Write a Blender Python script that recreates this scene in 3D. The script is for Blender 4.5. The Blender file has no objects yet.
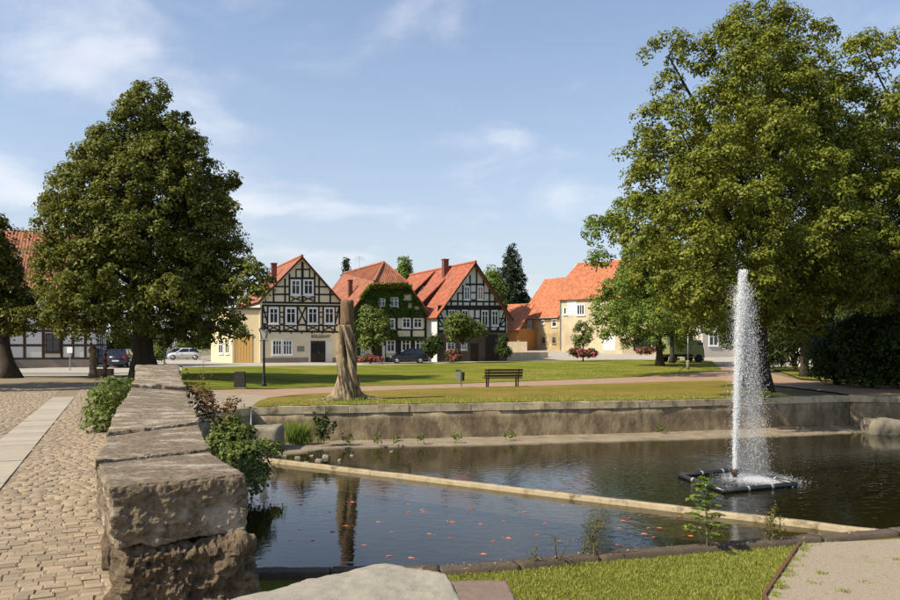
import bpy, bmesh, math, random
import numpy as np
from mathutils import Vector, noise as mnoise
from mathutils.geometry import delaunay_2d_cdt

# ---------------------------------------------------------------- camera, sky, sun, exposure
SC = bpy.context.scene
COL = SC.collection
F, CX, HY, CZ = 750.0, 450.0, 346.0, 1.7          # focal length in px of a 900 px wide picture, horizon row, eye height
camd = bpy.data.cameras.new('camera'); cam = bpy.data.objects.new('camera', camd); COL.objects.link(cam)
camd.sensor_width = 36.0; camd.lens = 36.0 * F / 900.0; camd.shift_y = (HY - 300.0) / 900.0
camd.clip_start = 0.05; camd.clip_end = 6000
cam.location = (0, 0, CZ); cam.rotation_euler = (math.radians(90), 0, 0)
SC.camera = cam

SUN_EL = math.radians(44.0)
SUN_AZ = math.radians(244.0)                      # clockwise from +Y: sun to the left, a little behind the viewer
sdir = Vector((math.sin(SUN_AZ) * math.cos(SUN_EL), math.cos(SUN_AZ) * math.cos(SUN_EL), math.sin(SUN_EL)))
world = bpy.data.worlds.new('World'); SC.world = world; world.use_nodes = True
wn, wl = world.node_tree.nodes, world.node_tree.links
wn.clear()
w_out = wn.new('ShaderNodeOutputWorld'); w_bg = wn.new('ShaderNodeBackground'); w_bg.inputs[1].default_value = 0.142
sky = wn.new('ShaderNodeTexSky'); sky.sky_type = 'NISHITA'; sky.sun_disc = False
sky.sun_elevation = SUN_EL; sky.sun_rotation = SUN_AZ; sky.air_density = 1.0; sky.dust_density = .6; sky.ozone_density = 2.2; sky.altitude = 100
def wnode(t, **k):
    n = wn.new(t)
    for a, b in k.items(): setattr(n, a, b)
    return n
w_tc = wnode('ShaderNodeTexCoord'); w_sep = wnode('ShaderNodeSeparateXYZ'); wl.new(w_tc.outputs['Generated'], w_sep.inputs[0])
def wmath(op, a, b=None, c=None):
    n = wnode('ShaderNodeMath', operation=op)
    for i, v in enumerate((a, b, c)):
        if v is None: continue
        if isinstance(v, (int, float)): n.inputs[i].default_value = v
        else: wl.new(v, n.inputs[i])
    return n.outputs[0]
wz = wmath('MAXIMUM', w_sep.outputs[2], 0.0)
den = wmath('ADD', wz, 0.22)
cu = wmath('DIVIDE', w_sep.outputs[0], den); cv = wmath('DIVIDE', w_sep.outputs[1], den)
w_cmb = wnode('ShaderNodeCombineXYZ'); wl.new(cu, w_cmb.inputs[0]); wl.new(cv, w_cmb.inputs[1]); w_cmb.inputs[2].default_value = 11.8
cn = wnode('ShaderNodeTexNoise'); cn.inputs['Scale'].default_value = 2.3; cn.inputs['Detail'].default_value = 9; cn.inputs['Roughness'].default_value = 0.52; cn.inputs['Distortion'].default_value = 0.25
wl.new(w_cmb.outputs[0], cn.inputs['Vector'])
cb = wnode('ShaderNodeTexNoise'); cb.inputs['Scale'].default_value = 0.42; cb.inputs['Detail'].default_value = 2
wl.new(w_cmb.outputs[0], cb.inputs['Vector'])
# thin cloud, denser towards the left of the view (west), thinning eastwards
lefty = wmath('MULTIPLY', w_sep.outputs[0], -0.15)
tot = wmath('ADD', wmath('ADD', cn.outputs[0], wmath('MULTIPLY', cb.outputs[0], 0.35)), lefty)
mr = wnode('ShaderNodeMapRange'); mr.interpolation_type = 'SMOOTHSTEP'
wl.new(tot, mr.inputs[0]); mr.inputs[1].default_value = 0.66; mr.inputs[2].default_value = 0.98; mr.inputs[3].default_value = 0.0; mr.inputs[4].default_value = 0.6
# summer haze: paler towards the horizon, all round
hz = wmath('MULTIPLY', wmath('POWER', wmath('SUBTRACT', 1.0, wz), 3.2), 0.9)
hz = wmath('ADD', hz, 0.02)
mx0 = wnode('ShaderNodeMixRGB'); wl.new(hz, mx0.inputs[0]); wl.new(sky.outputs[0], mx0.inputs[1]); mx0.inputs[2].default_value = (3.35, 3.5, 3.75, 1)
mx = wnode('ShaderNodeMixRGB'); wl.new(mr.outputs[0], mx.inputs[0]); wl.new(mx0.outputs[0], mx.inputs[1]); mx.inputs[2].default_value = (5.6, 5.65, 5.9, 1)
wl.new(mx.outputs[0], w_bg.inputs[0]); wl.new(w_bg.outputs[0], w_out.inputs[0])

sund = bpy.data.lights.new('sun', 'SUN'); sund.energy = 5.0; sund.angle = math.radians(0.53); sund.color = (1.0, 0.91, 0.75)
sun = bpy.data.objects.new('sun', sund); COL.objects.link(sun)
sun.rotation_euler = (-sdir).to_track_quat('-Z', 'Y').to_euler(); sun.location = (-40, -20, 60)
SC.view_settings.view_transform = 'Standard'; SC.view_settings.look = 'None'
SC.view_settings.exposure = 0.4; SC.view_settings.gamma = 1.0; SC.view_settings.use_curve_mapping = False
SC.cycles.max_bounces = 8; SC.cycles.transparent_max_bounces = 12; SC.cycles.caustics_reflective = False; SC.cycles.caustics_refractive = False

# ---------------------------------------------------------------- helpers
RNG = np.random.default_rng(11); random.seed(5)
def P(px, py, d): return Vector(((px - CX) / F * d, d, CZ - (py - HY) / F * d))
def G(px, py, z):
    d = F * (CZ - z) / (py - HY); return Vector(((px - CX) / F * d, d, z))
def sstep(a, b, x):
    t = min(1.0, max(0.0, (x - a) / (b - a))); return t * t * (3 - 2 * t)
def T(x, y):                                        # height of the ground
    right = float(np.interp(y, [0, 24, 42, 77, 86, 112, 200, 4000], [-.3, -.3, -.26, 0, .05, 1.2, 1.4, 1.4]))
    left = 0.0
    x0 = float(np.interp(y, [17, 25, 40], [-9.4, -9.8, -14])); w = sstep(x0, x0 + 2.4 + (-9.4 - x0), x) * sstep(17, 20.5, y) if y < 200 else 1
    return left * (1 - w) + right * w
def GT(px, py):
    z = -.2
    for _ in range(25):
        g = G(px, py, z); z = .5 * z + .5 * T(g.x, g.y)
    return Vector((g.x, g.y, z))

def link(o, parent=None):
    COL.objects.link(o)
    if parent is not None: o.parent = parent
    return o
def tag(o, label=None, cat=None, group=None, kind=None):
    if label: o['label'] = label
    if cat: o['category'] = cat
    if group: o['group'] = group
    if kind: o['kind'] = kind
    return o
def empty(name, loc, label, cat, group=None, rz=0.0):
    o = bpy.data.objects.new(name, None); o.location = loc; o.rotation_euler = (0, 0, rz); o.empty_display_size = .2
    COL.objects.link(o); return tag(o, label, cat, group)
LOCAL = set()                                       # Empties whose parts are modelled around the Empty's own origin
def copy_tree(o, parent=None):
    c = o.copy(); COL.objects.link(c)
    if parent is not None: c.parent = parent
    for ch in list(o.children): copy_tree(ch, c)
    return c

class MB:
    def __init__(s): s.v = []; s.f = []; s.uv = None
    def add(s, vs, fs):
        n = len(s.v); s.v += [tuple(v) for v in vs]; s.f += [tuple(i + n for i in f) for f in fs]; return s
    def hexa(s, b, t):                               # 4 bottom points, 4 top points, counter-clockwise from above
        return s.add(list(b) + list(t), [(3, 2, 1, 0), (4, 5, 6, 7), (0, 1, 5, 4), (1, 2, 6, 5), (2, 3, 7, 6), (3, 0, 4, 7)])
    def box(s, c, d, rz=0.0):
        cx, cy, cz = c; hx, hy, hz = d[0] / 2, d[1] / 2, d[2] / 2; ca, sa = math.cos(rz), math.sin(rz)
        q = [(cx + x * ca - y * sa, cy + x * sa + y * ca) for x, y in ((-hx, -hy), (hx, -hy), (hx, hy), (-hx, hy))]
        return s.hexa([(x, y, cz - hz) for x, y in q], [(x, y, cz + hz) for x, y in q])
    def tube(s, pts, rad, n=8, caps=True):
        pts = [Vector(p) for p in pts]
        if isinstance(rad, (int, float)): rad = [rad] * len(pts)
        vs, fs = [], []; up = Vector((0.13, 0.31, 0.94)); prev = None
        for i, p in enumerate(pts):
            t = (pts[min(i + 1, len(pts) - 1)] - pts[max(i - 1, 0)])
            if t.length < 1e-9: t = Vector((0, 0, 1))
            t.normalize()
            a = (prev if prev else (up if abs(t.dot(up)) < .95 else Vector((1, 0, 0))))
            a = (a - t * a.dot(t)).normalized(); prev = a; b = t.cross(a)
            for k in range(n):
                g = 2 * math.pi * k / n; vs.append(p + (a * math.cos(g) + b * math.sin(g)) * rad[i])
        for i in range(len(pts) - 1):
            for k in range(n):
                fs.append((i * n + k, i * n + (k + 1) % n, (i + 1) * n + (k + 1) % n, (i + 1) * n + k))
        if caps:
            fs.append(tuple(reversed(range(n)))); fs.append(tuple((len(pts) - 1) * n + k for k in range(n)))
        return s.add(vs, fs)
    def lathe(s, prof, c=(0, 0, 0), n=16):           # prof: (r, z) bottom to top
        vs, fs = [], []
        for r, z in prof:
            for k in range(n):
                g = 2 * math.pi * k / n; vs.append((c[0] + r * math.cos(g), c[1] + r * math.sin(g), c[2] + z))
        for i in range(len(prof) - 1):
            for k in range(n):
                fs.append((i * n + k, i * n + (k + 1) % n, (i + 1) * n + (k + 1) % n, (i + 1) * n + k))
        fs.append(tuple(reversed(range(n)))); fs.append(tuple((len(prof) - 1) * n + k for k in range(n)))
        return s.add(vs, fs)
    def prism(s, poly, off):                         # poly: 3D ring, off: extrusion vector
        n = len(poly); off = Vector(off); a = [Vector(p) for p in poly]; b = [p + off for p in a]
        return s.add(a + b, [tuple(range(n)), tuple(reversed(range(n, 2 * n)))] + [(i, n + i, n + (i + 1) % n, (i + 1) % n) for i in range(n)])
    def build(s, name, mat, parent=None, smooth=False, fix=True):
        me = bpy.data.meshes.new(name); me.from_pydata(s.v, [], s.f); me.validate()
        if fix:
            bm = bmesh.new(); bm.from_mesh(me); bmesh.ops.recalc_face_normals(bm, faces=bm.faces); bm.to_mesh(me); bm.free()
        if smooth: me.polygons.foreach_set('use_smooth', [True] * len(me.polygons))
        me.materials.append(mat)
        o = bpy.data.objects.new(name, me); COL.objects.link(o)
        if parent is not None:
            o.parent = parent
            if parent.type == 'EMPTY' and parent.name not in LOCAL: o.matrix_parent_inverse = PINV(parent)
        return o
def PINV(p):                                         # inverse of an Empty's own placement: children stay where they are modelled
    from mathutils import Matrix, Euler
    return (Matrix.Translation(p.location) @ p.rotation_euler.to_matrix().to_4x4()).inverted()

def raw_mesh(name, V, Q, mat, parent=None, smooth=False, mats=None, midx=None):   # numpy verts (N,3), faces (M,k)
    me = bpy.data.meshes.new(name); V = np.asarray(V, np.float32); Q = np.asarray(Q, np.int32); k = Q.shape[1]
    me.vertices.add(len(V)); me.vertices.foreach_set('co', V.ravel())
    me.loops.add(Q.size); me.loops.foreach_set('vertex_index', Q.ravel())
    me.polygons.add(len(Q)); me.polygons.foreach_set('loop_start', np.arange(0, Q.size, k, dtype=np.int32))
    if smooth: me.polygons.foreach_set('use_smooth', np.ones(len(Q), bool))
    me.update(calc_edges=True)
    me.materials.append(mat)
    o = bpy.data.objects.new(name, me); COL.objects.link(o)
    if parent is not None:
        o.parent = parent
        if parent.type == 'EMPTY' and parent.name not in LOCAL: o.matrix_parent_inverse = PINV(parent)
    return o

def inside(poly, x, y):
    c = False; n = len(poly); j = n - 1
    for i in range(n):
        xi, yi = poly[i][0], poly[i][1]; xj, yj = poly[j][0], poly[j][1]
        if (yi > y) != (yj > y) and x < (xj - xi) * (y - yi) / (yj - yi) + xi: c = not c
        j = i
    return c
def densify(poly, step):
    out = []
    for i in range(len(poly)):
        a, b = Vector(poly[i][:2]), Vector(poly[(i + 1) % len(poly)][:2]); n = max(1, min(60, int((b - a).length / step)))
        out += [a.lerp(b, k / n) for k in range(n)]
    return out
def sheet(name, poly, zf, mat, step=2.0, holes=(), kind='structure', extra=(), parent=None, lim=None):
    loops = [densify(poly, step)] + [densify(h, step) for h in holes]
    vs, es = [], []
    for L in loops:
        n0 = len(vs); vs += L; es += [(n0 + i, n0 + (i + 1) % len(L)) for i in range(len(L))]
    xs = [p[0] for p in poly]; ys = [p[1] for p in poly]
    x0, x1, y0, y1 = min(xs), max(xs), min(ys), max(ys)
    if lim: x0, x1, y0, y1 = max(x0, lim[0]), min(x1, lim[1]), max(y0, lim[2]), min(y1, lim[3])
    y = y0 + step / 2
    while y < y1:
        x = x0 + step / 2
        while x < x1:
            if inside(poly, x, y) and not any(inside(h, x, y) for h in holes): vs.append(Vector((x, y)))
            x += step
        y += step
    vs += [Vector(e) for e in extra]
    V, E, Fc, *_ = delaunay_2d_cdt(vs, es, [], 0, 1e-4)
    fs = []
    for f in Fc:
        cx = sum(V[i].x for i in f) / len(f); cy = sum(V[i].y for i in f) / len(f)
        if inside(poly, cx, cy) and not any(inside(h, cx, cy) for h in holes): fs.append(tuple(f))
    me = bpy.data.meshes.new(name); me.from_pydata([(v.x, v.y, zf(v.x, v.y)) for v in V], [], fs)
    bm = bmesh.new(); bm.from_mesh(me); bmesh.ops.delete(bm, geom=[v for v in bm.verts if not v.link_faces], context='VERTS')
    for f in bm.faces:
        if f.normal.z < 0: f.normal_flip()
        f.smooth = True
    bm.to_mesh(me); bm.free(); me.materials.append(mat)
    o = bpy.data.objects.new(name, me); link(o, parent); 
    if kind: o['kind'] = kind
    return o

# ---------------------------------------------------------------- materials
def mat(name, c1, c2=None, scale=4.0, rough=.85, bump=0.0, bscale=None, c3=None, s3=1.0, t3=.55, w3=.12, rnd=0.0, rndc=None,
        spec=.3, metal=0.0, detail=8.0, stretch=None, transl=0.0, coord='World', bdist=.02, bscl0=False):
    m = bpy.data.materials.new(name); m.use_nodes = True; nt = m.node_tree; N, L = nt.nodes, nt.links
    bs = N['Principled BSDF']; out = N['Material Output']
    bs.inputs['Roughness'].default_value = rough; bs.inputs['Metallic'].default_value = metal; bs.inputs['Specular IOR Level'].default_value = spec
    if coord == 'World': vec = N.new('ShaderNodeNewGeometry').outputs['Position']
    elif coord == 'UV': vec = N.new('ShaderNodeTexCoord').outputs['UV']
    else: vec = N.new('ShaderNodeTexCoord').outputs['Object']
    vec0 = vec
    if stretch:
        mp = N.new('ShaderNodeMapping'); mp.inputs['Scale'].default_value = stretch; L.new(vec, mp.inputs[0]); vec = mp.outputs[0]
    def ns(sc, dt=detail, ro=.6, off=0.0):
        n = N.new('ShaderNodeTexNoise'); n.inputs['Scale'].default_value = sc; n.inputs['Detail'].default_value = dt; n.inputs['Roughness'].default_value = ro
        if off:
            ad = N.new('ShaderNodeVectorMath'); ad.operation = 'ADD'; ad.inputs[1].default_value = (off, off * 1.7, off * .6); L.new(vec, ad.inputs[0]); L.new(ad.outputs[0], n.inputs['Vector'])
        else: L.new(vec, n.inputs['Vector'])
        return n.outputs[0]
    def rng_(src, a, b, c=0.0, d=1.0):
        r = N.new('ShaderNodeMapRange'); L.new(src, r.inputs[0])
        for i, v in enumerate((a, b, c, d)): r.inputs[i + 1].default_value = v
        return r.outputs[0]
    def mixc(f, a, b):
        x = N.new('ShaderNodeMixRGB')
        for i, v in enumerate((f, a, b)):
            if isinstance(v, (int, float)): x.inputs[i].default_value = v
            elif isinstance(v, tuple): x.inputs[i].default_value = (*v, 1)
            else: L.new(v, x.inputs[i])
        return x.outputs[0]
    col = c1
    if c2: col = mixc(rng_(ns(scale), .3, .7), c1, c2)
    if c3: col = mixc(rng_(ns(s3, 6, .65, 7.3), t3 - w3, t3 + w3), col, c3)
    if rnd:
        g = N.new('ShaderNodeNewGeometry').outputs['Random Per Island']; oi = N.new('ShaderNodeObjectInfo').outputs['Random']
        a = N.new('ShaderNodeMath'); a.operation = 'ADD'; L.new(g, a.inputs[0]); L.new(oi, a.inputs[1])
        fr = N.new('ShaderNodeMath'); fr.operation = 'FRACT'; L.new(a.outputs[0], fr.inputs[0])
        if rndc: col = mixc(rng_(fr.outputs[0], 0, 1, 0, rnd), col, rndc)
        hs = N.new('ShaderNodeHueSaturation'); L.new(rng_(fr.outputs[0], 0, 1, 1 - rnd * .5, 1 + rnd * .5), hs.inputs['Value'])
        if isinstance(col, tuple): hs.inputs['Color'].default_value = (*col, 1)
        else: L.new(col, hs.inputs['Color'])
        col = hs.outputs[0]
    if isinstance(col, tuple): bs.inputs['Base Color'].default_value = (*col, 1)
    else: L.new(col, bs.inputs['Base Color'])
    if bump:
        b = N.new('ShaderNodeBump'); b.inputs['Strength'].default_value = bump; b.inputs['Distance'].default_value = bdist
        bn_ = N.new('ShaderNodeTexNoise'); bn_.inputs['Scale'].default_value = bscale or scale * 4; bn_.inputs['Detail'].default_value = 10; bn_.inputs['Roughness'].default_value = .72; L.new(vec0 if bscl0 else vec, bn_.inputs['Vector'])
        L.new(bn_.outputs[0], b.inputs['Height']); L.new(b.outputs[0], bs.inputs['Normal'])
    if transl:
        tr = N.new('ShaderNodeBsdfTranslucent'); mxs = N.new('ShaderNodeMixShader'); mxs.inputs[0].default_value = transl
        if isinstance(col, tuple): tr.inputs[0].default_value = (*col, 1)
        else: L.new(mixc(.35, col, (.30, .34, .03)), tr.inputs[0])
        L.new(bs.outputs[0], mxs.inputs[1]); L.new(tr.outputs[0], mxs.inputs[2]); L.new(mxs.outputs[0], out.inputs[0])
    return m

M = {}
M['ground'] = mat('dry_earth', (.12, .11, .05), (.20, .17, .10), 1.2, .95, .3, 14)
M['sand'] = mat('joint_sand', (.25, .19, .12), (.20, .155, .10), 9, .95, .5, 60)
M['sett'] = mat('sett_stone', (.33, .255, .17), (.25, .195, .135), 14, .85, .6, 60, c3=(.24, .19, .13), s3=.9, t3=.6, w3=.14, rnd=.34, rndc=(.36, .255, .16), bdist=.008)
M['slab'] = mat('paving_slab', (.40, .345, .265), (.34, .29, .22), 5, .8, .3, 60, rnd=.16, bdist=.006)
M['asphalt'] = mat('asphalt', (.20, .19, .17), (.25, .235, .21), 3, .9, .3, 40)
M['paving_pale'] = mat('pale_paving', (.34, .30, .25), (.40, .36, .30), .9, .9, .2, 20)
M['lawn'] = mat('lawn_green', (.10, .145, .014), (.155, .175, .024), .45, .95, .9, 26, c3=(.27, .225, .045), s3=.3, t3=.55, w3=.14, bdist=.07, detail=12, spec=.02)
M['lawn_dry'] = mat('lawn_dry', (.235, .185, .042), (.155, .155, .025), .6, .95, .9, 26, c3=(.30, .21, .06), s3=.35, t3=.56, w3=.16, bdist=.07, detail=12, spec=.02)
M['path'] = mat('red_gravel', (.36, .23, .15), (.29, .19, .125), 1.5, .95, .4, 30)
M['gravel'] = mat('pale_gravel', (.38, .315, .225), (.26, .21, .145), 30, .95, .7, 90, c3=(.17, .19, .06), s3=.6, t3=.68, w3=.08, bdist=.015)
M['sandstone'] = mat('weathered_sandstone', (.31, .235, .15), (.105, .08, .053), 17, .92, 1.0, 30, c3=(.44, .375, .285), s3=2.4, t3=.57, w3=.06, stretch=(1.0, 2.2, 1.5), bdist=.02, rnd=.35, bscl0=True)
M['sandstone_raw'] = mat('rough_sandstone', (.27, .195, .12), (.085, .063, .042), 13, .95, 1.0, 30, c3=(.31, .235, .14), s3=3.5, t3=.57, w3=.1, bdist=.05)
M['pale_stone'] = mat('pale_slab_stone', (.36, .32, .245), (.29, .26, .20), 14, .9, 1.0, 120, c3=(.17, .155, .12), s3=3.2, t3=.60, w3=.05, bdist=.006)
M['brown_slab'] = mat('brown_slab', (.17, .12, .09), (.22, .155, .115), 12, .85, .5, 90, bdist=.006)
M['pondwall'] = mat('pond_wall_render', (.29, .215, .125), (.11, .082, .05), 3.2, .92, 1.0, 14, c3=(.40, .315, .19), s3=1.4, t3=.56, w3=.09, stretch=(1, 1, .55), bdist=.03)
M['coping'] = mat('coping_stone', (.54, .44, .28), (.40, .32, .20), 3, .9, .8, 25, c3=(.15, .12, .075), s3=2.3, t3=.58, w3=.1, rnd=.35, bdist=.02)
M['kerb'] = mat('kerb_stone', (.12, .088, .058), (.075, .058, .04), 5, .9, .8, 30, c3=(.30, .26, .19), s3=5, t3=.68, w3=.05, rnd=.25, bdist=.015)
M['apron'] = mat('concrete_apron', (.31, .25, .17), (.19, .15, .10), 2.2, .9, .7, 20, c3=(.16, .13, .085), s3=1.3, t3=.62, w3=.1)
M['beam'] = mat('weir_concrete', (.41, .335, .215), (.31, .245, .145), 4, .85, .5, 40, c3=(.15, .115, .06), s3=3.5, t3=.6, w3=.07)
M['mud'] = mat('pond_mud', (.06, .055, .03), (.035, .035, .02), 1.2, .9, .4, 8)
M['rust'] = mat('rust', (.11, .05, .03), (.16, .075, .045), 20, .8, .4, 60)
M['rock'] = mat('rock', (.27, .235, .17), (.17, .145, .10), 7, .9, .8, 30, rnd=.3)
M['bark'] = mat('bark', (.075, .06, .042), (.04, .033, .024), 6, .95, 1.0, 22, stretch=(1, 1, .25), bdist=.05)
M['stump'] = mat('weathered_wood', (.44, .34, .21), (.15, .105, .06), 14, .92, 1.0, 30, c3=(.07, .05, .03), s3=5, t3=.57, w3=.06, stretch=(1, 1, .16), bdist=.05)
M['stump_top'] = mat('brown_carved_wood', (.21, .13, .07), (.12, .075, .042), 9, .85, 1.0, 24, stretch=(1, 1, .3), bdist=.03)
M['cream'] = mat('cream_render', (.74, .65, .47), (.68, .59, .41), 1.4, .9, .15, 20)
M['yellow'] = mat('yellow_render', (.74, .60, .36), (.70, .56, .32), 1.2, .9, .1, 20)
M['orange_door'] = mat('orange_door', (.60, .37, .12), (.55, .33, .10), 3, .7)
M['white_render'] = mat('white_render', (.72, .70, .66), (.64, .62, .58), 1.5, .9, .15, 20)
M['old_render'] = mat('old_render', (.60, .50, .35), (.50, .40, .26), .6, .92, .4, 8, c3=(.42, .34, .22), s3=.35, t3=.56, w3=.1)
M['ochre_render'] = mat('ochre_render', (.54, .42, .23), (.44, .33, .17), .7, .92, .4, 8, c3=(.28, .21, .12), s3=.5, t3=.58, w3=.1)
M['plinth'] = mat('plinth', (.27, .22, .18), (.22, .18, .15), 2, .9, .3, 10)
M['timber'] = mat('black_timber', (.018, .014, .011), (.032, .024, .018), 6, .8, .3, 20)
M['timber_brown'] = mat('brown_timber', (.045, .026, .018), (.065, .036, .024), 6, .8, .3, 20)
M['white_paint'] = mat('white_paint', (.78, .78, .76), None, rough=.5)
M['darkdoor'] = mat('dark_door', (.022, .016, .012), (.035, .025, .018), 5, .5)
M['darkwall'] = mat('dark_slate', (.03, .022, .02), (.045, .032, .028), 5, .8, .3, 10)
M['metal_dark'] = mat('dark_metal', (.015, .017, .017), None, rough=.45, metal=.3)
M['metal_grey'] = mat('galvanised', (.33, .34, .34), (.27, .28, .28), 6, .5, metal=.4)
M['benchwood'] = mat('bench_wood', (.055, .026, .018), (.035, .018, .013), 8, .6, .2, 30)
M['benchiron'] = mat('bench_iron', (.02, .018, .016), None, rough=.5)
M['sign_white'] = mat('sign_white', (.75, .76, .76), None, rough=.4)
M['plaque'] = mat('plaque', (.20, .22, .15), None, rough=.4)
M['black_tube'] = mat('black_pipe', (.012, .013, .016), (.03, .03, .03), 9, .35, spec=.5)
M['rubber'] = mat('tyre', (.015, .015, .015), None, rough=.8)
M['chrome'] = mat('rim', (.45, .45, .46), None, rough=.3, metal=.8)
M['redlight'] = mat('tail_lamp', (.45, .02, .015), None, rough=.2)
M['headlight'] = mat('head_lamp', (.75, .76, .78), None, rough=.1, spec=.6)
M['carglass'] = mat('car_glass', (.012, .014, .016), None, rough=.04, spec=.8)
def carpaint(n, c):
    m = mat(n, c, None, rough=.25, spec=.6); m.node_tree.nodes['Principled BSDF'].inputs['Coat Weight'].default_value = .25; return m
M['car_black'] = carpaint('black_paint', (.010, .011, .013)); M['car_silver'] = carpaint('silver_paint', (.55, .56, .58)); M['car_blue'] = carpaint('dark_blue_paint', (.012, .016, .03))
M['van_white'] = carpaint('cream_paint', (.62, .58, .46)); M['truck_box'] = carpaint('olive_paint', (.20, .22, .06))
def glassmat():
    m = mat('window_glass', (.018, .02, .022), (.05, .05, .048), .8, .06, spec=.7); return m
M['glass'] = glassmat()
M['curtain'] = mat('curtain', (.45, .26, .10), (.4, .22, .08), 3, .9)
def roofmat(name, c1, c2, c3, tw=.24, th=.32):       # UV in metres
    m = mat(name, c1, c2, 2.2, .85, 0, c3=c3, s3=.55, t3=.58, w3=.13, coord='World'); nt = m.node_tree; N, L = nt.nodes, nt.links
    bs = N['Principled BSDF']; tc = N.new('ShaderNodeTexCoord'); sp = N.new('ShaderNodeSeparateXYZ'); L.new(tc.outputs['UV'], sp.inputs[0])
    def mm(op, a, b):
        n = N.new('ShaderNodeMath'); n.operation = op
        for i, v in enumerate((a, b)):
            if isinstance(v, (int, float)): n.inputs[i].default_value = v
            else: L.new(v, n.inputs[i])
        return n.outputs[0]
    u = mm('SINE', mm('MULTIPLY', sp.outputs[0], 2 * math.pi / tw), 0); v = mm('FRACT', mm('DIVIDE', sp.outputs[1], th), 0)
    h = mm('ADD', mm('MULTIPLY', u, .35), mm('MULTIPLY', v, -1.0))
    b = N.new('ShaderNodeBump'); b.inputs['Strength'].default_value = 1.0; b.inputs['Distance'].default_value = .05; L.new(h, b.inputs['Height']); L.new(b.outputs[0], bs.inputs['Normal'])
    # each tile burnt a little differently
    wt = N.new('ShaderNodeTexWhiteNoise'); wt.noise_dimensions = '2D'; cm = N.new('ShaderNodeCombineXYZ')
    L.new(mm('FLOOR', mm('DIVIDE', sp.outputs[0], tw), 0), cm.inputs[0]); L.new(mm('FLOOR', mm('DIVIDE', sp.outputs[1], th), 0), cm.inputs[1]); L.new(cm.outputs[0], wt.inputs['Vector'])
    hs = N.new('ShaderNodeHueSaturation'); src = bs.inputs['Base Color'].links[0].from_socket
    L.new(mm('ADD', mm('MULTIPLY', wt.outputs[0], .5), .75), hs.inputs['Value']); L.new(src, hs.inputs['Color']); L.new(hs.outputs[0], bs.inputs['Base Color'])
    return m
M['roof_old'] = roofmat('old_pantiles', (.38, .135, .07), (.28, .10, .055), (.15, .085, .055))
M['roof_red'] = roofmat('red_pantiles', (.38, .115, .06), (.32, .095, .05), (.26, .10, .06))
M['roof_new'] = roofmat('new_pantiles', (.48, .16, .075), (.42, .14, .065), (.38, .14, .07))
M['brick'] = mat('chimney_brick', (.20, .075, .05), (.13, .055, .04), 8, .9, .4, 30)
def leafmat(name, c1, c2, rndc, transl=.24, rnd=.5): return mat(name, c1, c2, 1.3, .5, rnd=rnd, rndc=rndc, transl=transl, spec=.15, detail=3)
M['lime'] = leafmat('lime_leaf', (.095, .125, .012), (.155, .178, .020), (.28, .27, .05))
M['lime_dark'] = leafmat('dark_lime_leaf', (.062, .082, .011), (.115, .132, .018), (.24, .22, .05))
M['maple'] = leafmat('maple_leaf', (.10, .165, .025), (.14, .20, .03), (.20, .24, .05))
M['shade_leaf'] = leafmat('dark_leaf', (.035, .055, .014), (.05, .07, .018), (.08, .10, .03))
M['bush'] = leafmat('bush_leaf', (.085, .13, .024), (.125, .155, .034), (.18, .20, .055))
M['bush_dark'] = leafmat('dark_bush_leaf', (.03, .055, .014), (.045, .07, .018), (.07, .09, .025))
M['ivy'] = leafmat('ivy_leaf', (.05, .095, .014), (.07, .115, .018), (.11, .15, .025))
M['ivy_sun'] = leafmat('sunlit_creeper', (.14, .17, .02), (.17, .18, .025), (.22, .21, .04))  # brighter copy of the ivy for the gable top, sunlight put into its colour
M['spruce'] = leafmat('spruce_needles', (.020, .038, .022), (.032, .05, .028), (.05, .07, .04), transl=.1)
M['flower'] = leafmat('pink_flower', (.50, .07, .08), (.42, .10, .10), (.65, .25, .25))
M['redleaf'] = leafmat('reddish_leaf', (.16, .06, .03), (.20, .09, .04), (.14, .13, .04))
M['grass'] = leafmat('grass_blade', (.26, .31, .045), (.33, .34, .06), (.46, .40, .14), transl=.4)
M['reed'] = leafmat('reed_blade', (.15, .24, .035), (.20, .26, .045), (.27, .28, .08), transl=.4)
M['weed'] = leafmat('dry_weed', (.16, .14, .035), (.13, .15, .03), (.20, .13, .05))
M['stem'] = mat('plant_stem', (.14, .12, .05), (.10, .08, .04), 8, .8)
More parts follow.
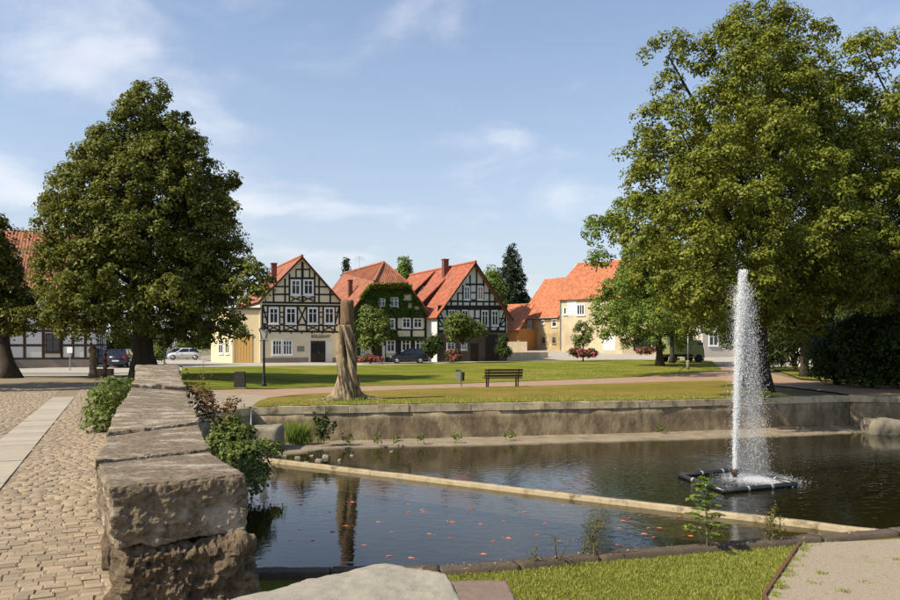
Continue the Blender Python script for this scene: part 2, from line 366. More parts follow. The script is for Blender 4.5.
def watermat():
    m = bpy.data.materials.new('pond_water'); m.use_nodes = True; nt = m.node_tree; N, L = nt.nodes, nt.links; N.clear()
    out = N.new('ShaderNodeOutputMaterial'); geo = N.new('ShaderNodeNewGeometry')
    df = N.new('ShaderNodeBsdfDiffuse'); df.inputs[0].default_value = (.020, .017, .006, 1)
    tp = N.new('ShaderNodeBsdfTransparent'); tp.inputs[0].default_value = (.55, .53, .36, 1)
    gl = N.new('ShaderNodeBsdfGlossy'); gl.inputs['Roughness'].default_value = .015; gl.inputs[0].default_value = (1, 1, 1, 1)
    fr = N.new('ShaderNodeFresnel'); fr.inputs[0].default_value = 1.34
    body = N.new('ShaderNodeMixShader'); body.inputs[0].default_value = .62; L.new(df.outputs[0], body.inputs[1]); L.new(tp.outputs[0], body.inputs[2])
    mxs = N.new('ShaderNodeMixShader'); L.new(fr.outputs[0], mxs.inputs[0]); L.new(body.outputs[0], mxs.inputs[1]); L.new(gl.outputs[0], mxs.inputs[2]); L.new(mxs.outputs[0], out.inputs[0])
    def mm(op, a, b):
        n = N.new('ShaderNodeMath'); n.operation = op
        for i, v in enumerate((a, b)):
            if isinstance(v, (int, float)): n.inputs[i].default_value = v
            else: L.new(v, n.inputs[i])
        return n.outputs[0]
    mp = N.new('ShaderNodeMapping'); mp.inputs['Scale'].default_value = (1, 1.5, 1); L.new(geo.outputs['Position'], mp.inputs[0])
    n1 = N.new('ShaderNodeTexNoise'); n1.inputs['Scale'].default_value = 3.2; n1.inputs['Detail'].default_value = 3; L.new(mp.outputs[0], n1.inputs['Vector'])
    n2 = N.new('ShaderNodeTexNoise'); n2.inputs['Scale'].default_value = 9; n2.inputs['Detail'].default_value = 2; L.new(mp.outputs[0], n2.inputs['Vector'])
    # the fountain stirs the water: rings spreading from the jet, fading with distance
    ds = N.new('ShaderNodeVectorMath'); ds.operation = 'DISTANCE'; ds.inputs[1].default_value = tuple(FOUNT); L.new(geo.outputs['Position'], ds.inputs[0]); dist = ds.outputs['Value']
    ring = mm('SINE', mm('ADD', mm('MULTIPLY', dist, 16.0), mm('MULTIPLY', n1.outputs[0], 16.0)), 0)
    fade = N.new('ShaderNodeMapRange'); L.new(dist, fade.inputs[0]); fade.inputs[1].default_value = 1.0; fade.inputs[2].default_value = 7.5; fade.inputs[3].default_value = 1.0; fade.inputs[4].default_value = 0.0
    f2 = mm('POWER', fade.outputs[0], 1.6)
    calm = N.new('ShaderNodeMapRange'); L.new(dist, calm.inputs[0]); calm.inputs[1].default_value = 4; calm.inputs[2].default_value = 13; calm.inputs[3].default_value = 1.0; calm.inputs[4].default_value = .12
    h = mm('ADD', mm('MULTIPLY', mm('ADD', mm('MULTIPLY', n1.outputs[0], .0065), mm('MULTIPLY', n2.outputs[0], .0022)), calm.outputs[0]), mm('MULTIPLY', mm('MULTIPLY', ring, f2), .0026))
    b = N.new('ShaderNodeBump'); b.inputs['Strength'].default_value = 1.0; b.inputs['Distance'].default_value = 1.0; L.new(h, b.inputs['Height'])
    L.new(b.outputs[0], gl.inputs['Normal']); L.new(b.outputs[0], fr.inputs['Normal'])
    return m
ZW = -1.5                                            # water level
FOUNT = G(735, 477, ZW + .05)
M['water'] = watermat()
M['spray'] = mat('white_spray', (.88, .90, .92), None, rough=.15, spec=.5); M['spray'].node_tree.nodes['Principled BSDF'].inputs['Transmission Weight'].default_value = .08
M['foam'] = mat('foam', (.75, .75, .72), None, rough=.4)
M['fish'] = mat('goldfish_skin', (.66, .12, .03), (.52, .09, .03), 8, .4, rnd=.3, rndc=(.6, .3, .15))
M['lamp_glass'] = mat('lantern_glass', (.45, .46, .44), None, rough=.1, spec=.6)

# ================================================================ THE SETTING
# ---- ground: one sheet to the horizon, open where the pond and the low lawn lie
W_R = [(-1.30, 4.95), (-2.1, 6.3), (-3.3, 9.3), (-4.6, 12.6), (-5.75, 15.9)]
LOW = [(-7.9, 20.2), (-7.25, 22.1), (-6.45, 24.35), (6.8, 27.05), (14.4, 29.35), (15.9, 29.85), (17.3, 29.5), (34, 27.0), (34, -8), (-.9, -8), (-.95, 3.0)] + [(x - .25, y) for x, y in W_R]
far = [(-3000, -40), (3000, -40), (3000, 4000), (-3000, 4000)]
ex = [(x, y) for x in range(-400, 401, 50) for y in range(160, 700, 60)]
sheet('ground', far, lambda x, y: T(x, y) - .05, M['ground'], 3.0, holes=[LOW], lim=(-75, 75, -20, 150), extra=ex)
sheet('pond_bed', [(x, y) for x, y in LOW], lambda x, y: -2.25 - .05 * math.sin(x * 1.3 + y), M['mud'], 2.0)
# ---- low lawn and gravel in front of the pond
KERB = [G(230, 573, -1.24), G(330, 572, -1.24), G(440, 570, -1.24), G(520, 564, -1.24), G(600, 556, -1.24), G(740, 545, -1.24), G(900, 531, -1.24), Vector((12, 13.2, -1.24)), Vector((20, 14.6, -1.24)), Vector((34, 16, -1.24))]
lowpoly = [(p.x, p.y - .02) for p in KERB] + [(34, -8), (-.9, -8), (-.95, 3.0), (-1.5, 4.9), (-3.2, 9.2)]
ZL = -1.33
sheet('low_lawn', lowpoly, lambda x, y: ZL + .015 * math.sin(x * 2.1) * math.cos(y * 1.7), M['lawn'], .8)
E0, E1 = G(800, 546, ZL), G(764, 600, ZL)
E2 = Vector((E1.x - .75, E1.y - 3.5, ZL))
grpoly = [(E0.x, E0.y)] + [(p.x, p.y - .25) for p in KERB[6:]] + [(34, 0), (E2.x, 0), (E2.x, E2.y), (E1.x, E1.y)]
gravel = sheet('gravel_path', grpoly, lambda x, y: ZL + .035, M['gravel'], .8)
# loose stones on the gravel
def scatter_tets(name, pts, sizes, m, parent=None, kind='stuff', flat=.6):
    n = len(pts); base = np.array([(1, 0, -.4), (-.5, .87, -.4), (-.5, -.87, -.4), (0, 0, .75), (.35, .35, .5)], float)[:4]
    ang = RNG.random(n) * 6.28; ca, sa = np.cos(ang), np.sin(ang)
    V = np.zeros((n, 4, 3))
    for k in range(4):
        b = base[k]; V[:, k, 0] = (b[0] * ca - b[1] * sa) * sizes; V[:, k, 1] = (b[0] * sa + b[1] * ca) * sizes; V[:, k, 2] = b[2] * sizes * flat
    V += np.asarray(pts)[:, None, :]
    Q = np.array([(0, 2, 1), (0, 1, 3), (1, 2, 3), (2, 0, 3)])
    Fc = (np.arange(n)[:, None, None] * 4 + Q[None]).reshape(-1, 3)
    o = raw_mesh(name, V.reshape(-1, 3), Fc, m, parent); o['kind'] = kind; return o
pts = []
while len(pts) < 5000:
    x, y = random.uniform(3, 9), random.uniform(6, 12.4)
    if inside(grpoly, x, y): pts.append((x, y, ZL + .04))
scatter_tets('gravel', pts, np.random.default_rng(1).uniform(.003, .009, 5000), M['gravel'])

# ---- near grass: real blades
def blades(name, pts, h, w, m, lean=.5, seed=1):
    r = np.random.default_rng(seed); n = len(pts); pts = np.asarray(pts); a = r.random(n) * 6.28; hh = h * r.uniform(.5, 1.2, n); ww = w * r.uniform(.7, 1.2, n)
    ld = r.random(n) * 6.28; lm = hh * r.uniform(.1, 1, n) * lean
    dx, dy = np.cos(a) * ww, np.sin(a) * ww
    V = np.zeros((n, 4, 3)); V[:, 0] = pts; V[:, 1] = pts; V[:, 2] = pts; V[:, 3] = pts
    V[:, 0, 0] -= dx; V[:, 0, 1] -= dy; V[:, 1, 0] += dx; V[:, 1, 1] += dy
    V[:, 2, 0] += np.cos(ld) * lm * .4 + dx * .7; V[:, 2, 1] += np.sin(ld) * lm * .4 + dy * .7; V[:, 2, 2] += hh * .6
    V[:, 3, 0] += np.cos(ld) * lm; V[:, 3, 1] += np.sin(ld) * lm; V[:, 3, 2] += hh
    i = np.arange(n)[:, None] * 4
    o = raw_mesh(name, V.reshape(-1, 3), np.concatenate([i + [0, 1, 2], i + [0, 2, 3]]), m); return o
pts = []
r_ = np.random.default_rng(4)
while len(pts) < 70000:
    x, y = r_.uniform(-1.2, 6, 2000), r_.uniform(7.0, 11.9, 2000)
    for a, b in zip(x, y):
        if inside(lowpoly, a, b) and not inside(grpoly, a, b): pts.append((a, b, ZL))
g = blades('grass', pts, .045, .005, M['grass'], .9, 2); tag(g, 'short lawn grass between pond kerb and gravel path', 'grass', kind='stuff')

# grass creeping onto the gravel
pts = []
for k in range(70):
    t = r_.random(); a = E0.lerp(E1, t) if k < 34 else Vector((r_.uniform(4.2, 8), r_.uniform(8, 12), 0)); n = int(r_.uniform(8, 45))
    if k < 34: a = a + Vector((abs(r_.normal()) * .12, 0, 0))
    if not inside(grpoly, a.x, a.y): continue
    for _ in range(n): pts.append((a.x + r_.normal() * .04, a.y + r_.normal() * .04, ZL + .035))
tag(blades('grass', pts, .04, .005, M['grass'], 1.1, 31), 'small grass tufts creeping onto the gravel', 'grass', kind='stuff')

# ---- plaza of setts with a flagstone strip
PD = Vector((-.407, .914)); PN = Vector((.914, .407))            # along and across the way
SO = G(0, 489.6, 0.0).xy                                          # a point on the strip's right edge
SW = .66
plaza_poly = [(-30, -12), (-.95, -12), (-.95, 3.0), (-1.6, 4.9), (-3.3, 8.0), (-5.9, 15.2), (-6.7, 16.6), (-9.3, 19.5), (-10.2, 27), (-14.0, 35), (-21, 41), (-45, 41), (-45, 10)]
plaza = sheet('plaza', plaza_poly, lambda x, y: T(x, y) - .004, M['sand'], 2.0)
def sett_mesh(w, l, seed):
    r = random.Random(seed); b = .2 * min(w, l); v = []; hw, hl = w / 2, l / 2
    def ring(iw, z): return [(sx * (hw - iw) + r.uniform(-.004, .004), sy * (hl - iw) + r.uniform(-.004, .004), z + r.uniform(-.002, .002)) for sx, sy in ((-1, -1), (1, -1), (1, 1), (-1, 1))]
    v = ring(.0, -.04) + ring(.002, -.002) + ring(.012, .0035); fs = []
    for k in (0, 4):
        for i in range(4): fs.append((k + i, k + (i + 1) % 4, k + 4 + (i + 1) % 4, k + 4 + i))
    fs.append((8, 9, 10, 11))
    return v, fs
SETT = [sett_mesh(.122 * random.uniform(.98, 1.03), .099 * random.uniform(.97, 1.04), k) for k in range(10)]
spots = []
s = -9.0
while s < 34:
    row_w = .100; off = random.uniform(0, .13); c = -9.0
    while c < 4.0:
        w = random.uniform(.75, 1.35)
        c += .062 * w
        q = SO + PD * (s + .02 * math.sin(c * 1.3) + .012 * mnoise.noise((c * 2, s * 2, 0))) + PN * (c + off)
        c += .062 * w
        if -SW - .02 < c - .06 + off < .05: continue
        if not inside(plaza_poly, q.x, q.y) or q.y < 3.9: continue
        px = CX + F * q.x / q.y
        if px < -330 or q.y > 30: continue
        spots.append((q.y, q.x, q.y, w))
    s += row_w
spots.sort()
rotz = math.atan2(PN.y, PN.x)
sm = []
for k, (v, fs) in enumerate(SETT):
    me = bpy.data.meshes.new('sett'); me.from_pydata(v, [], fs); me.materials.append(M['sett']); sm.append(me)
vis = [sp for sp in spots if -8 < CX + F * sp[1] / sp[2] and HY + F * CZ / sp[2] < 606]
near = set(id(x) for x in vis[:300])
VV, QQ, TT = [], [], []; nb = 0
for sp in spots:
    k = random.randrange(10); rz = rotz + random.uniform(-.06, .06); z = T(sp[1], sp[2]) + random.uniform(-.007, .005)
    if id(sp) in near:
        o = bpy.data.objects.new('sett', sm[k]); COL.objects.link(o); o.parent = plaza; o.location = (sp[1], sp[2], z); o.rotation_euler = (random.uniform(-.03, .03), random.uniform(-.03, .03), rz); o.scale = (sp[3], 1, 1)
    else:
        v = np.array(SETT[k][0]); v[:, 0] *= sp[3]; ca, sa = math.cos(rz), math.sin(rz)
        VV.append(np.stack([v[:, 0] * ca - v[:, 1] * sa + sp[1], v[:, 0] * sa + v[:, 1] * ca + sp[2], v[:, 2] + z], 1)); QQ.append(np.array(SETT[k][1]) + nb); nb += 12
o = raw_mesh('setts', np.concatenate(VV), np.concatenate(QQ), M['sett'], plaza); o['kind'] = 'stuff'
s = -5.0
while s < 17.2:
    l = random.choice((.62, .66, .7)); mb = MB()
    for c0, c1 in ((-SW, -.002),):
        q = [SO + PD * (s + .004) + PN * c0, SO + PD * (s + .004) + PN * c1, SO + PD * (s + l - .004) + PN * c1, SO + PD * (s + l - .004) + PN * c0]
        dz = random.uniform(-.003, .004)
        mb.hexa([(p.x, p.y, T(p.x, p.y) - .05) for p in q], [(p.x, p.y, T(p.x, p.y) + .010 + dz) for p in q])
    mb.build('paving_slab', M['slab'], plaza); s += l

# ---- lawns, paths and roads of the green
def PT(lst): return [tuple(GT(a, b).xy) for a, b in lst]
road = [(-60, 43), (-14.5, 43.0), (-12.0, 60.5), (-2, 62.5), (8, 67), (20, 70), (34, 62), (80, 62), (80, 74), (46, 80), (46, 96), (24, 113), (9.5, 113), (8, 86), (-10, 76), (-28, 84), (-34, 140), (-44, 140), (-40, 88), (-30, 64), (-34, 52), (-60, 52)]
sheet('village_road', road, lambda x, y: T(x, y) - .01, M['paving_pale'], 3.0)
sheet('street', [(-70, 46.0), (-20.5, 45.0), (-20, 47.8), (-70, 49.5)], lambda x, y: T(x, y) + .012, M['asphalt'], 3.0)
up = [(180, 391), (240, 389.5), (330, 387), (400, 385.6), (460, 384), (540, 381), (640, 377), (690, 373.5), (722, 370)]
lo = [(262, 399), (300, 395), (345, 392.5), (400, 390), (460, 388.2), (520, 386.8), (600, 384.3), (690, 381.5), (720, 381)]
top = [(182, 367.5), (260, 366.5), (345, 365.8), (440, 363.6), (520, 361.0), (600, 360.0), (640, 359.8), (690, 360.3), (712, 361.5)]
lawn_far = PT(top) + PT(list(reversed(up)))
sheet('far_lawn', lawn_far, lambda x, y: T(x, y) + .03, M['lawn'], 2.0)
wallline = [(-6.3, 24.42), (-4.9, 24.85), (6.8, 27.25), (12.6, 28.9)]
lawn_near = [tuple(GT(252, 406.8).xy)] + PT(lo) + [tuple(GT(760, 383.5).xy), (12.6, 28.9)] + [(6.8, 27.25), (-4.9, 24.85), (-6.2, 24.45)]
sheet('near_lawn', lawn_near, lambda x, y: T(x, y) + .03, M['lawn_dry'], 1.2)
pathpoly = [(-9.5, 20.5), (-8.0, 20.3), (-7.3, 22.3), (-6.5, 24.5)] + [tuple(GT(258, 405).xy)] + PT([(a, b + .3) for a, b in lo]) + PT([(760, 384), (830, 392)]) + [(16.2, 30.1), (19, 29.8), (34, 28), (34, 33)] + PT([(890, 386), (800, 380.5), (760, 371), (735, 363)]) + [(22.5, 70), (19.2, 70)] + PT([(a, b - .3) for a, b in reversed(up)]) + [(-13, 29)]
sheet('red_gravel_path', pathpoly, lambda x, y: T(x, y) - .004 + .016, M['path'], 1.5)
sheet('left_gravel', [(-9.4, 20.6), (-7.9, 20.4), (-7.25, 22.35), (-6.5, 24.5), (-6.2, 26.5), (-5.8, 29.6), (-12.0, 29.2)], lambda x, y: T(x, y) + .022, M['gravel'], 1.2)
sheet('shade_lawn', PT([(800, 379), (890, 385)]) + [(34, 34), (50, 36), (50, 60), (31, 60)] + PT([(790, 366), (770, 368)]), lambda x, y: T(x, y) + .03, M['lawn'], 2.0)
# grass fringe overhanging the pond wall, tufts on the near lawn
pts = []
for k in range(9000):
    t = r_.random(); i = 0 if r_.random() < .35 else 1
    a, b = [((-6.3, 24.45), (6.8, 27.25)), ((6.8, 27.25), (13.2, 29.1))][0 if r_.random() < .66 else 1]
    e = abs(r_.normal(0, .9)); x = a[0] + (b[0] - a[0]) * t - .23 * e * 0; y = a[1] + (b[1] - a[1]) * t + e + .03
    pts.append((x, y, T(x, y) + .03))
tag(blades('grass', pts, .06, .012, M['grass'], .8, 5), 'dry grass fringe along the top of the pond wall', 'grass', kind='stuff')
# white clover heads and fallen petals on the far lawn
pts = []
while len(pts) < 700:
    px, py = r_.uniform(520, 715), r_.uniform(361, 381); q = GT(px, py)
    if inside(lawn_far, q.x, q.y): pts.append((q.x, q.y, q.z + .05))
scatter_tets('fallen_petals', pts, r_.uniform(.015, .04, 700), mat('petal', (.5, .47, .25), None))

# ---- water
water_poly = [(x, y) for x, y in LOW[:8]] + [(34, 15.9)] + [(p.x, p.y + .12) for p in reversed(KERB[:9])] + [(-3.05, 9.4), (-4.35, 12.6), (-5.5, 15.9)]
sheet('pond_water', water_poly, lambda x, y: ZW, M['water'], 3.0)

# ---- rough stone blocks
def fract(p, sc, oc=4, H=.9): return mnoise.fractal((p[0] * sc, p[1] * sc, p[2] * sc), H, 2.1, oc)
def rough_block(name, b, t, m, parent=None, n=(10, 6, 5), rnd=.18, amp=.02, sc=3.0, seed=0, amp2=None, sc2=9, front_amp=1.0, top_amp=1.0, flat=False):
    """b, t: four bottom and top corners, counter-clockwise from above starting front-left"""
    b = [Vector(p) for p in b]; t = [Vector(p) for p in t]
    bm = bmesh.new(); idx = {}
    def tri(u, v, w):
        lo_ = (b[0] * (1 - u) + b[1] * u) * (1 - v) + (b[3] * (1 - u) + b[2] * u) * v
        hi_ = (t[0] * (1 - u) + t[1] * u) * (1 - v) + (t[3] * (1 - u) + t[2] * u) * v
        return lo_ * (1 - w) + hi_ * w
    c = tri(.5, .5, .5); so = Vector((seed * 3.1, seed * 1.7, seed * .9))
    L = Vector(((tri(1, .5, .5) - tri(0, .5, .5)).length, (tri(.5, 1, .5) - tri(.5, 0, .5)).length, (tri(.5, .5, 1) - tri(.5, .5, 0)).length)); r0 = rnd * min(L)
    def vert(i, j, k):
        key = (i, j, k)
        if key in idx: return idx[key]
        q = Vector((i / n[0] * 2 - 1, j / n[1] * 2 - 1, k / n[2] * 2 - 1))
        h = Vector((q.x * L.x / 2, q.y * L.y / 2, q.z * L.z / 2))
        inner = Vector([max(-L[a] / 2 + r0, min(L[a] / 2 - r0, h[a])) for a in range(3)])
        dlt = h - inner
        if dlt.length > 1e-6: nrm = dlt.normalized(); h = inner + nrm * min(dlt.length, r0)
        else: nrm = q.normalized()
        p = tri(h.x / L.x + .5, h.y / L.y + .5, h.z / L.z + .5)
        nw = (p - c).normalized()
        # world normal of the face this vertex is on
        d = fract(p + so, sc) * amp
        if amp2:
            d += (abs(fract(p + so * 2, sc2, 3)) - .3) * amp2
            q2 = Vector((p.x * .35, p.y * .8, p.z * 3.0)) + so; lay = fract(q2, 2.2, 3); d += (math.floor(lay * 5) / 5) * amp2 * .55 - abs(fract(p + so, 17, 2)) * amp2 * .55
        ax = (tri(1, .5, .5) - tri(0, .5, .5)).normalized(); ay = (tri(.5, 1, .5) - tri(.5, 0, .5)).normalized(); az = Vector((0, 0, 1))
        wn_ = (ax * nrm.x + ay * nrm.y + az * nrm.z)
        if wn_.length > 1e-6: wn_.normalize()
        k_ = front_amp if nrm.y < -.5 else (top_amp if nrm.z > .8 else 1.0)
        v_ = bm.verts.new(p + wn_ * d * k_); idx[key] = v_; return v_
    for i in range(n[0]):
        for j in range(n[1]):
            bm.faces.new((vert(i, j, 0), vert(i, j + 1, 0), vert(i + 1, j + 1, 0), vert(i + 1, j, 0))); bm.faces.new((vert(i, j, n[2]), vert(i + 1, j, n[2]), vert(i + 1, j + 1, n[2]), vert(i, j + 1, n[2])))
    for i in range(n[0]):
        for k in range(n[2]):
            bm.faces.new((vert(i, 0, k), vert(i + 1, 0, k), vert(i + 1, 0, k + 1), vert(i, 0, k + 1))); bm.faces.new((vert(i, n[1], k), vert(i, n[1], k + 1), vert(i + 1, n[1], k + 1), vert(i + 1, n[1], k)))
    for j in range(n[1]):
        for k in range(n[2]):
            bm.faces.new((vert(0, j, k), vert(0, j, k + 1), vert(0, j + 1, k + 1), vert(0, j + 1, k))); bm.faces.new((vert(n[0], j, k), vert(n[0], j + 1, k), vert(n[0], j + 1, k + 1), vert(n[0], j, k + 1)))
    bmesh.ops.recalc_face_normals(bm, faces=bm.faces)
    me = bpy.data.meshes.new(name); bm.to_mesh(me); bm.free(); me.materials.append(m)
    me.polygons.foreach_set('use_smooth', [not flat] * len(me.polygons))
    o = bpy.data.objects.new(name, me); COL.objects.link(o)
    if parent is not None:
        o.parent = parent
        if parent.type == 'EMPTY': o.matrix_parent_inverse = PINV(parent)
    return o

# ---- the broad old wall beside the pond
wall = empty('old_stone_wall', (-1.75, 4.9, 0), 'broad old sandstone wall with weathered flat capstones beside the cobbled way', 'wall')
# joints between capstones: left point, right point (pixel, pixel, distance)
J = [((107, 487, 4.62), (248, 473, 4.95)), ((96, 463, 5.55), (210, 451, 6.1)), ((106, 437, 6.65), (199, 425, 7.1)), ((118, 408, 8.4), (194, 411, 8.75)),
     ((131, 386, 11.5), (186, 389, 11.9)), ((137, 378, 13.6), (182, 378.5, 14.0)), ((135, 364, 15.4), (179, 364, 15.8))]
thick = [.40, .36, .36, .36, .36, .40]
for k in range(6):
    (a, b_), (c_, d_) = J[k], J[k + 1]
    fl, fr_, bl, br = P(*a), P(*b_), P(*c_), P(*d_)
    ax = (bl - fl); ax.z = 0; ax.normalize(); g0 = ax * (.022 if k else 0)
    dz = [0, .012, .035, -.02, .03, -.01][k]
    top_ = [fl + g0, fr_ + g0, br - g0 * .5, bl - g0 * .5]; top_ = [p + Vector((0, 0, dz)) for p in top_]
    bot_ = [p - Vector((0, 0, thick[k])) for p in top_]
    if k == 0: bot_[0] += Vector((.03, .03, 0))
    fine = (84, 70, 44) if k == 0 else (56, 60, 14) if k < 3 else (26, 40, 8)
    rough_block('capstone', bot_, top_, M['sandstone'], wall, fine, .03 if k else .08, .010, 3.0, k + 1, .03 if k else .032, 6, 1.0, .3, True)
    lowz = -1.7
    ins = Vector((.0, 0, 0)); pl = (fr_ - fl).normalized()
    t2 = [bot_[0] + pl * .05, bot_[1] - pl * .03, bot_[2] - pl * .05, bot_[3] + pl * .06]; t2 = [p + Vector((0, 0, -.012)) for p in t2]
    if k == 0: t2[0] += -ax * .03 - pl * .01; t2[1] += -ax * .02 + pl * .05
    b2 = [Vector((p.x, p.y, lowz)) for p in t2]
    if k == 0:
        b2[0] -= ax * .14; b2[1] -= ax * .12; b2[1] += pl * .26
    mid1 = [p.lerp(q, .5) for p, q in zip(b2, t2)]
    rough_block('wall_stone', mid1, t2, M['sandstone_raw'], wall, (80, 34, 62) if k == 0 else (20, 18, 12), .10, .06 if k == 0 else .06, 2.2, 20 + k, .085 if k == 0 else .06, 4.0, 1.2, 1.0, True)
    rough_block('wall_stone', b2, [p - Vector((0, 0, .02)) for p in mid1], M['sandstone_raw'], wall, (20, 10, 12) if k == 0 else (10, 8, 6), .10, .06, 2.4, 40 + k, .03, 6)
# rusty iron clamps let into the capstones
def clamp(px, py, d, l, w, ang):
    q = P(px, py, d); MB().box((q.x, q.y, q.z + .012), (w, l, .03), ang).build('iron_clamp', M['rust'], wall)
clamp(149, 456, 5.95, .26, .045, .25); clamp(157, 414, 8.5, .16, .07, .9); clamp(158, 386, 11.8, .14, .07, .3)

# ---- pale block close by, and the brown slab beside it
z2 = .76
cp = empty('pale_stone_block', tuple(G(380, 590, z2).xy) + (ZL,), 'pale grey sandstone wall end with flat top, nearest at the bottom edge', 'stone')
tp_ = [G(150, 655, z2), G(500, 655, z2), G(452, 577, z2), G(372, 562.5, z2)]
tl = [Vector((-1.0, 1.6, z2)), Vector((.17, 1.75, z2)), G(455, 582, z2), G(392, 560.5, z2)]
quad = [G(60, 634, z2), G(520, 668, z2), G(446, 571, z2), G(390, 560, z2)]
rough_block('cap_slab', [p - Vector((0, 0, .3)) for p in quad], quad, M['pale_stone'], cp, (90, 60, 14), .16, .02, 3.5, 71, .016, 9, 1.0, .5)
q2 = [p + (Vector((.0, 2.2, 0)) - Vector((p.x, p.y, 0)) + Vector((-.45, .3, 0))) * .06 for p in quad]
rough_block('base_stone', [Vector((p.x, p.y, ZL - .1)) for p in q2], [p - Vector((0, 0, .312)) for p in q2], M['sandstone_raw'], cp, (16, 12, 16), .08, .05, 2.4, 72, .03, 6)
zb = -.95
q3 = [G(438, 618, zb), G(524, 618, zb), G(507, 579.5, zb), G(440, 580, zb)]
bs_ = empty('brown_stone_slab', tuple(((q3[0] + q3[2]) / 2).xy) + (ZL,), 'flat brown sandstone slab at the edge of the low lawn beside the pale block', 'stone')
rough_block('slab', [Vector((p.x, p.y, ZL - .05)) for p in q3], q3, M['brown_slab'], bs_, (40, 24, 12), .06, .014, 5, 75, .012, 9, 1.0, .5)
# plaza edge: retaining wall under the viewer down to the low lawn
rw = MB().prism([(-1.0, -8, -1.5), (-.7, -8, -1.5), (-.75, 3.0, -1.5), (-1.05, 4.6, -1.5), (-1.4, 4.7, -1.5), (-1.05, 3.0, -1.5)], (0, 0, 1.48)).build('terrace_wall', M['sandstone_raw'])
tag(rw, 'low sandstone terrace wall between the cobbles and the low lawn', 'wall')

# ---- retaining walls of the pond with coping stones
def pond_wall(name, line, zt, label, ccw, zbot=-2.45, copelen=(.55, 1.15), coph=.24, th=.5, backs=1.0):
    pts_ = [Vector((*p, 0)) for p in line]
    o = empty(name, (line[0][0], line[0][1], zbot), label, 'wall')
    rows_ = []                                        # stations along the whole line with the normal into the bank
    for i in range(len(pts_) - 1):
        a, b = pts_[i], pts_[i + 1]; n = max(2, int((b - a).length / .5)); d = (b - a).normalized(); nb_ = Vector((-d.y, d.x, 0))
        rows_ += [(a.lerp(b, u / n), nb_) for u in range(n + (i == len(pts_) - 2))]
    vs, fs = [], []; kz = 8
    for p, nb_ in rows_:
        for w in range(kz + 1):
            z = zbot + (zt(p.x, p.y) - coph - zbot) * w / kz
            q = p - nb_ * (.0 + .045 * mnoise.fractal((p.x * 1.2, p.y * 1.2, z * 2.2), .8, 2.1, 4)) * (1 if w < kz else .3); vs.append((q.x, q.y, z))
        q = p + nb_ * .02; z = zt(q.x, q.y); vs.append((q.x, q.y, z - coph)); vs.append((q.x, q.y, z - .03)); q = p + nb_ * th; vs.append((q.x, q.y, z - .03)); vs.append((q.x, q.y, zbot))
    W_ = kz + 5
    for u in range(len(rows_) - 1):
        for w in range(W_ - 1): fs.append((u * W_ + w, (u + 1) * W_ + w, (u + 1) * W_ + w + 1, u * W_ + w + 1))
    for u in (0, len(rows_) - 1): fs.append(tuple(u * W_ + w for w in range(W_)))
    MB().add(vs, fs).build('wall_body', M['pondwall'], o, True)
    for i in range(len(pts_) - 1):
        a, b = pts_[i], pts_[i + 1]; d = (b - a); Ln = d.length; d.normalize(); nb_ = Vector((-d.y, d.x, 0))
        s_ = 0.0
        while s_ < Ln - .2:
            l = min(random.uniform(*copelen), Ln - s_)
            if Ln - s_ - l < .3: l = Ln - s_
            jit = random.uniform(-.012, .018); A, B = a + d * (s_ + .005), a + d * (s_ + l - .005)
            q = [A - nb_ * (.022 + jit), B - nb_ * (.022 + jit + random.uniform(-.01, .01)), B + nb_ * .34, A + nb_ * .34]
            hz_ = [random.uniform(-.012, .012) for _ in q]
            bt = [(p.x, p.y, zt(p.x, p.y) - coph + .006) for p in q]; tp2 = [(p.x, p.y, zt(p.x, p.y) + .012 + h) for p, h in zip(q, hz_)]
            MB().hexa(bt, tp2).build('coping_stone', M['coping'], o); s_ += l
    return o
pond_wall('pond_wall', [(-6.45, 24.35), (6.8, 27.05), (14.4, 29.35), (15.9, 29.85)], T, 'long brown stone pond wall with coping blocks below the lawn', True)
pond_wall('pond_wall', [(-7.9, 20.2), (-7.25, 22.1), (-6.46, 24.3)], T, 'short shaded pond wall in the left corner below the pale gravel', True)
pond_wall('pond_wall', [(15.92, 29.85), (17.3, 29.5), (34, 27)], T, 'shaded pond wall section at the right picture edge under the dark trees', True)
pond_wall('pond_wall', [(-5.9, 16.0), (-7.95, 20.1)], lambda x, y: -.06, 'low pond wall running on behind the old broad wall', True)
# apron ledge at the foot of the wall
fw = [(-6.3, 24.3), (-4.9, 24.7), (6.8, 27.05), (14.4, 29.35), (16.4, 29.7)]
ed = [G(268, 455, -1.46), G(300, 451.5, -1.46), G(350, 446.5, -1.46), G(420, 445, -1.46), G(480, 444, -1.46), G(560, 441.5, -1.46), G(640, 439.5, -1.46), G(700, 438, -1.46), G(760, 436, -1.46), G(820, 433, -1.46), G(880, 430.5, -1.46)]
ed = [Vector((p.x + random.uniform(-.05, .05), p.y + random.uniform(-.1, .1), p.z)) for p in ed]
edd = []
for i in range(len(ed) - 1):
    for k in range(7):
        p = ed[i].lerp(ed[i + 1], k / 7); edd.append(p + Vector((0, mnoise.noise((p.x * 1.7, 0, 1)) * .12, 0)))
def wy(x): return float(np.interp(x, [q[0] for q in fw], [q[1] for q in fw]))
vs, fs = [], []
for i, p in enumerate(edd):
    y1 = wy(p.x) + .1; zb_ = -1.44 + .02 * mnoise.noise((p.x, 3, 0)); zf_ = -1.462 + .02 * mnoise.noise((p.x * 2, 9, 0))
    for k in range(6):
        t_ = k / 5; vs.append((p.x, p.y + (y1 - p.y) * t_, zf_ + (zb_ - zf_) * t_ + .02 * mnoise.noise((p.x * 3, t_ * 4, 2))))
    vs.append((p.x, p.y - .02, -2.45))
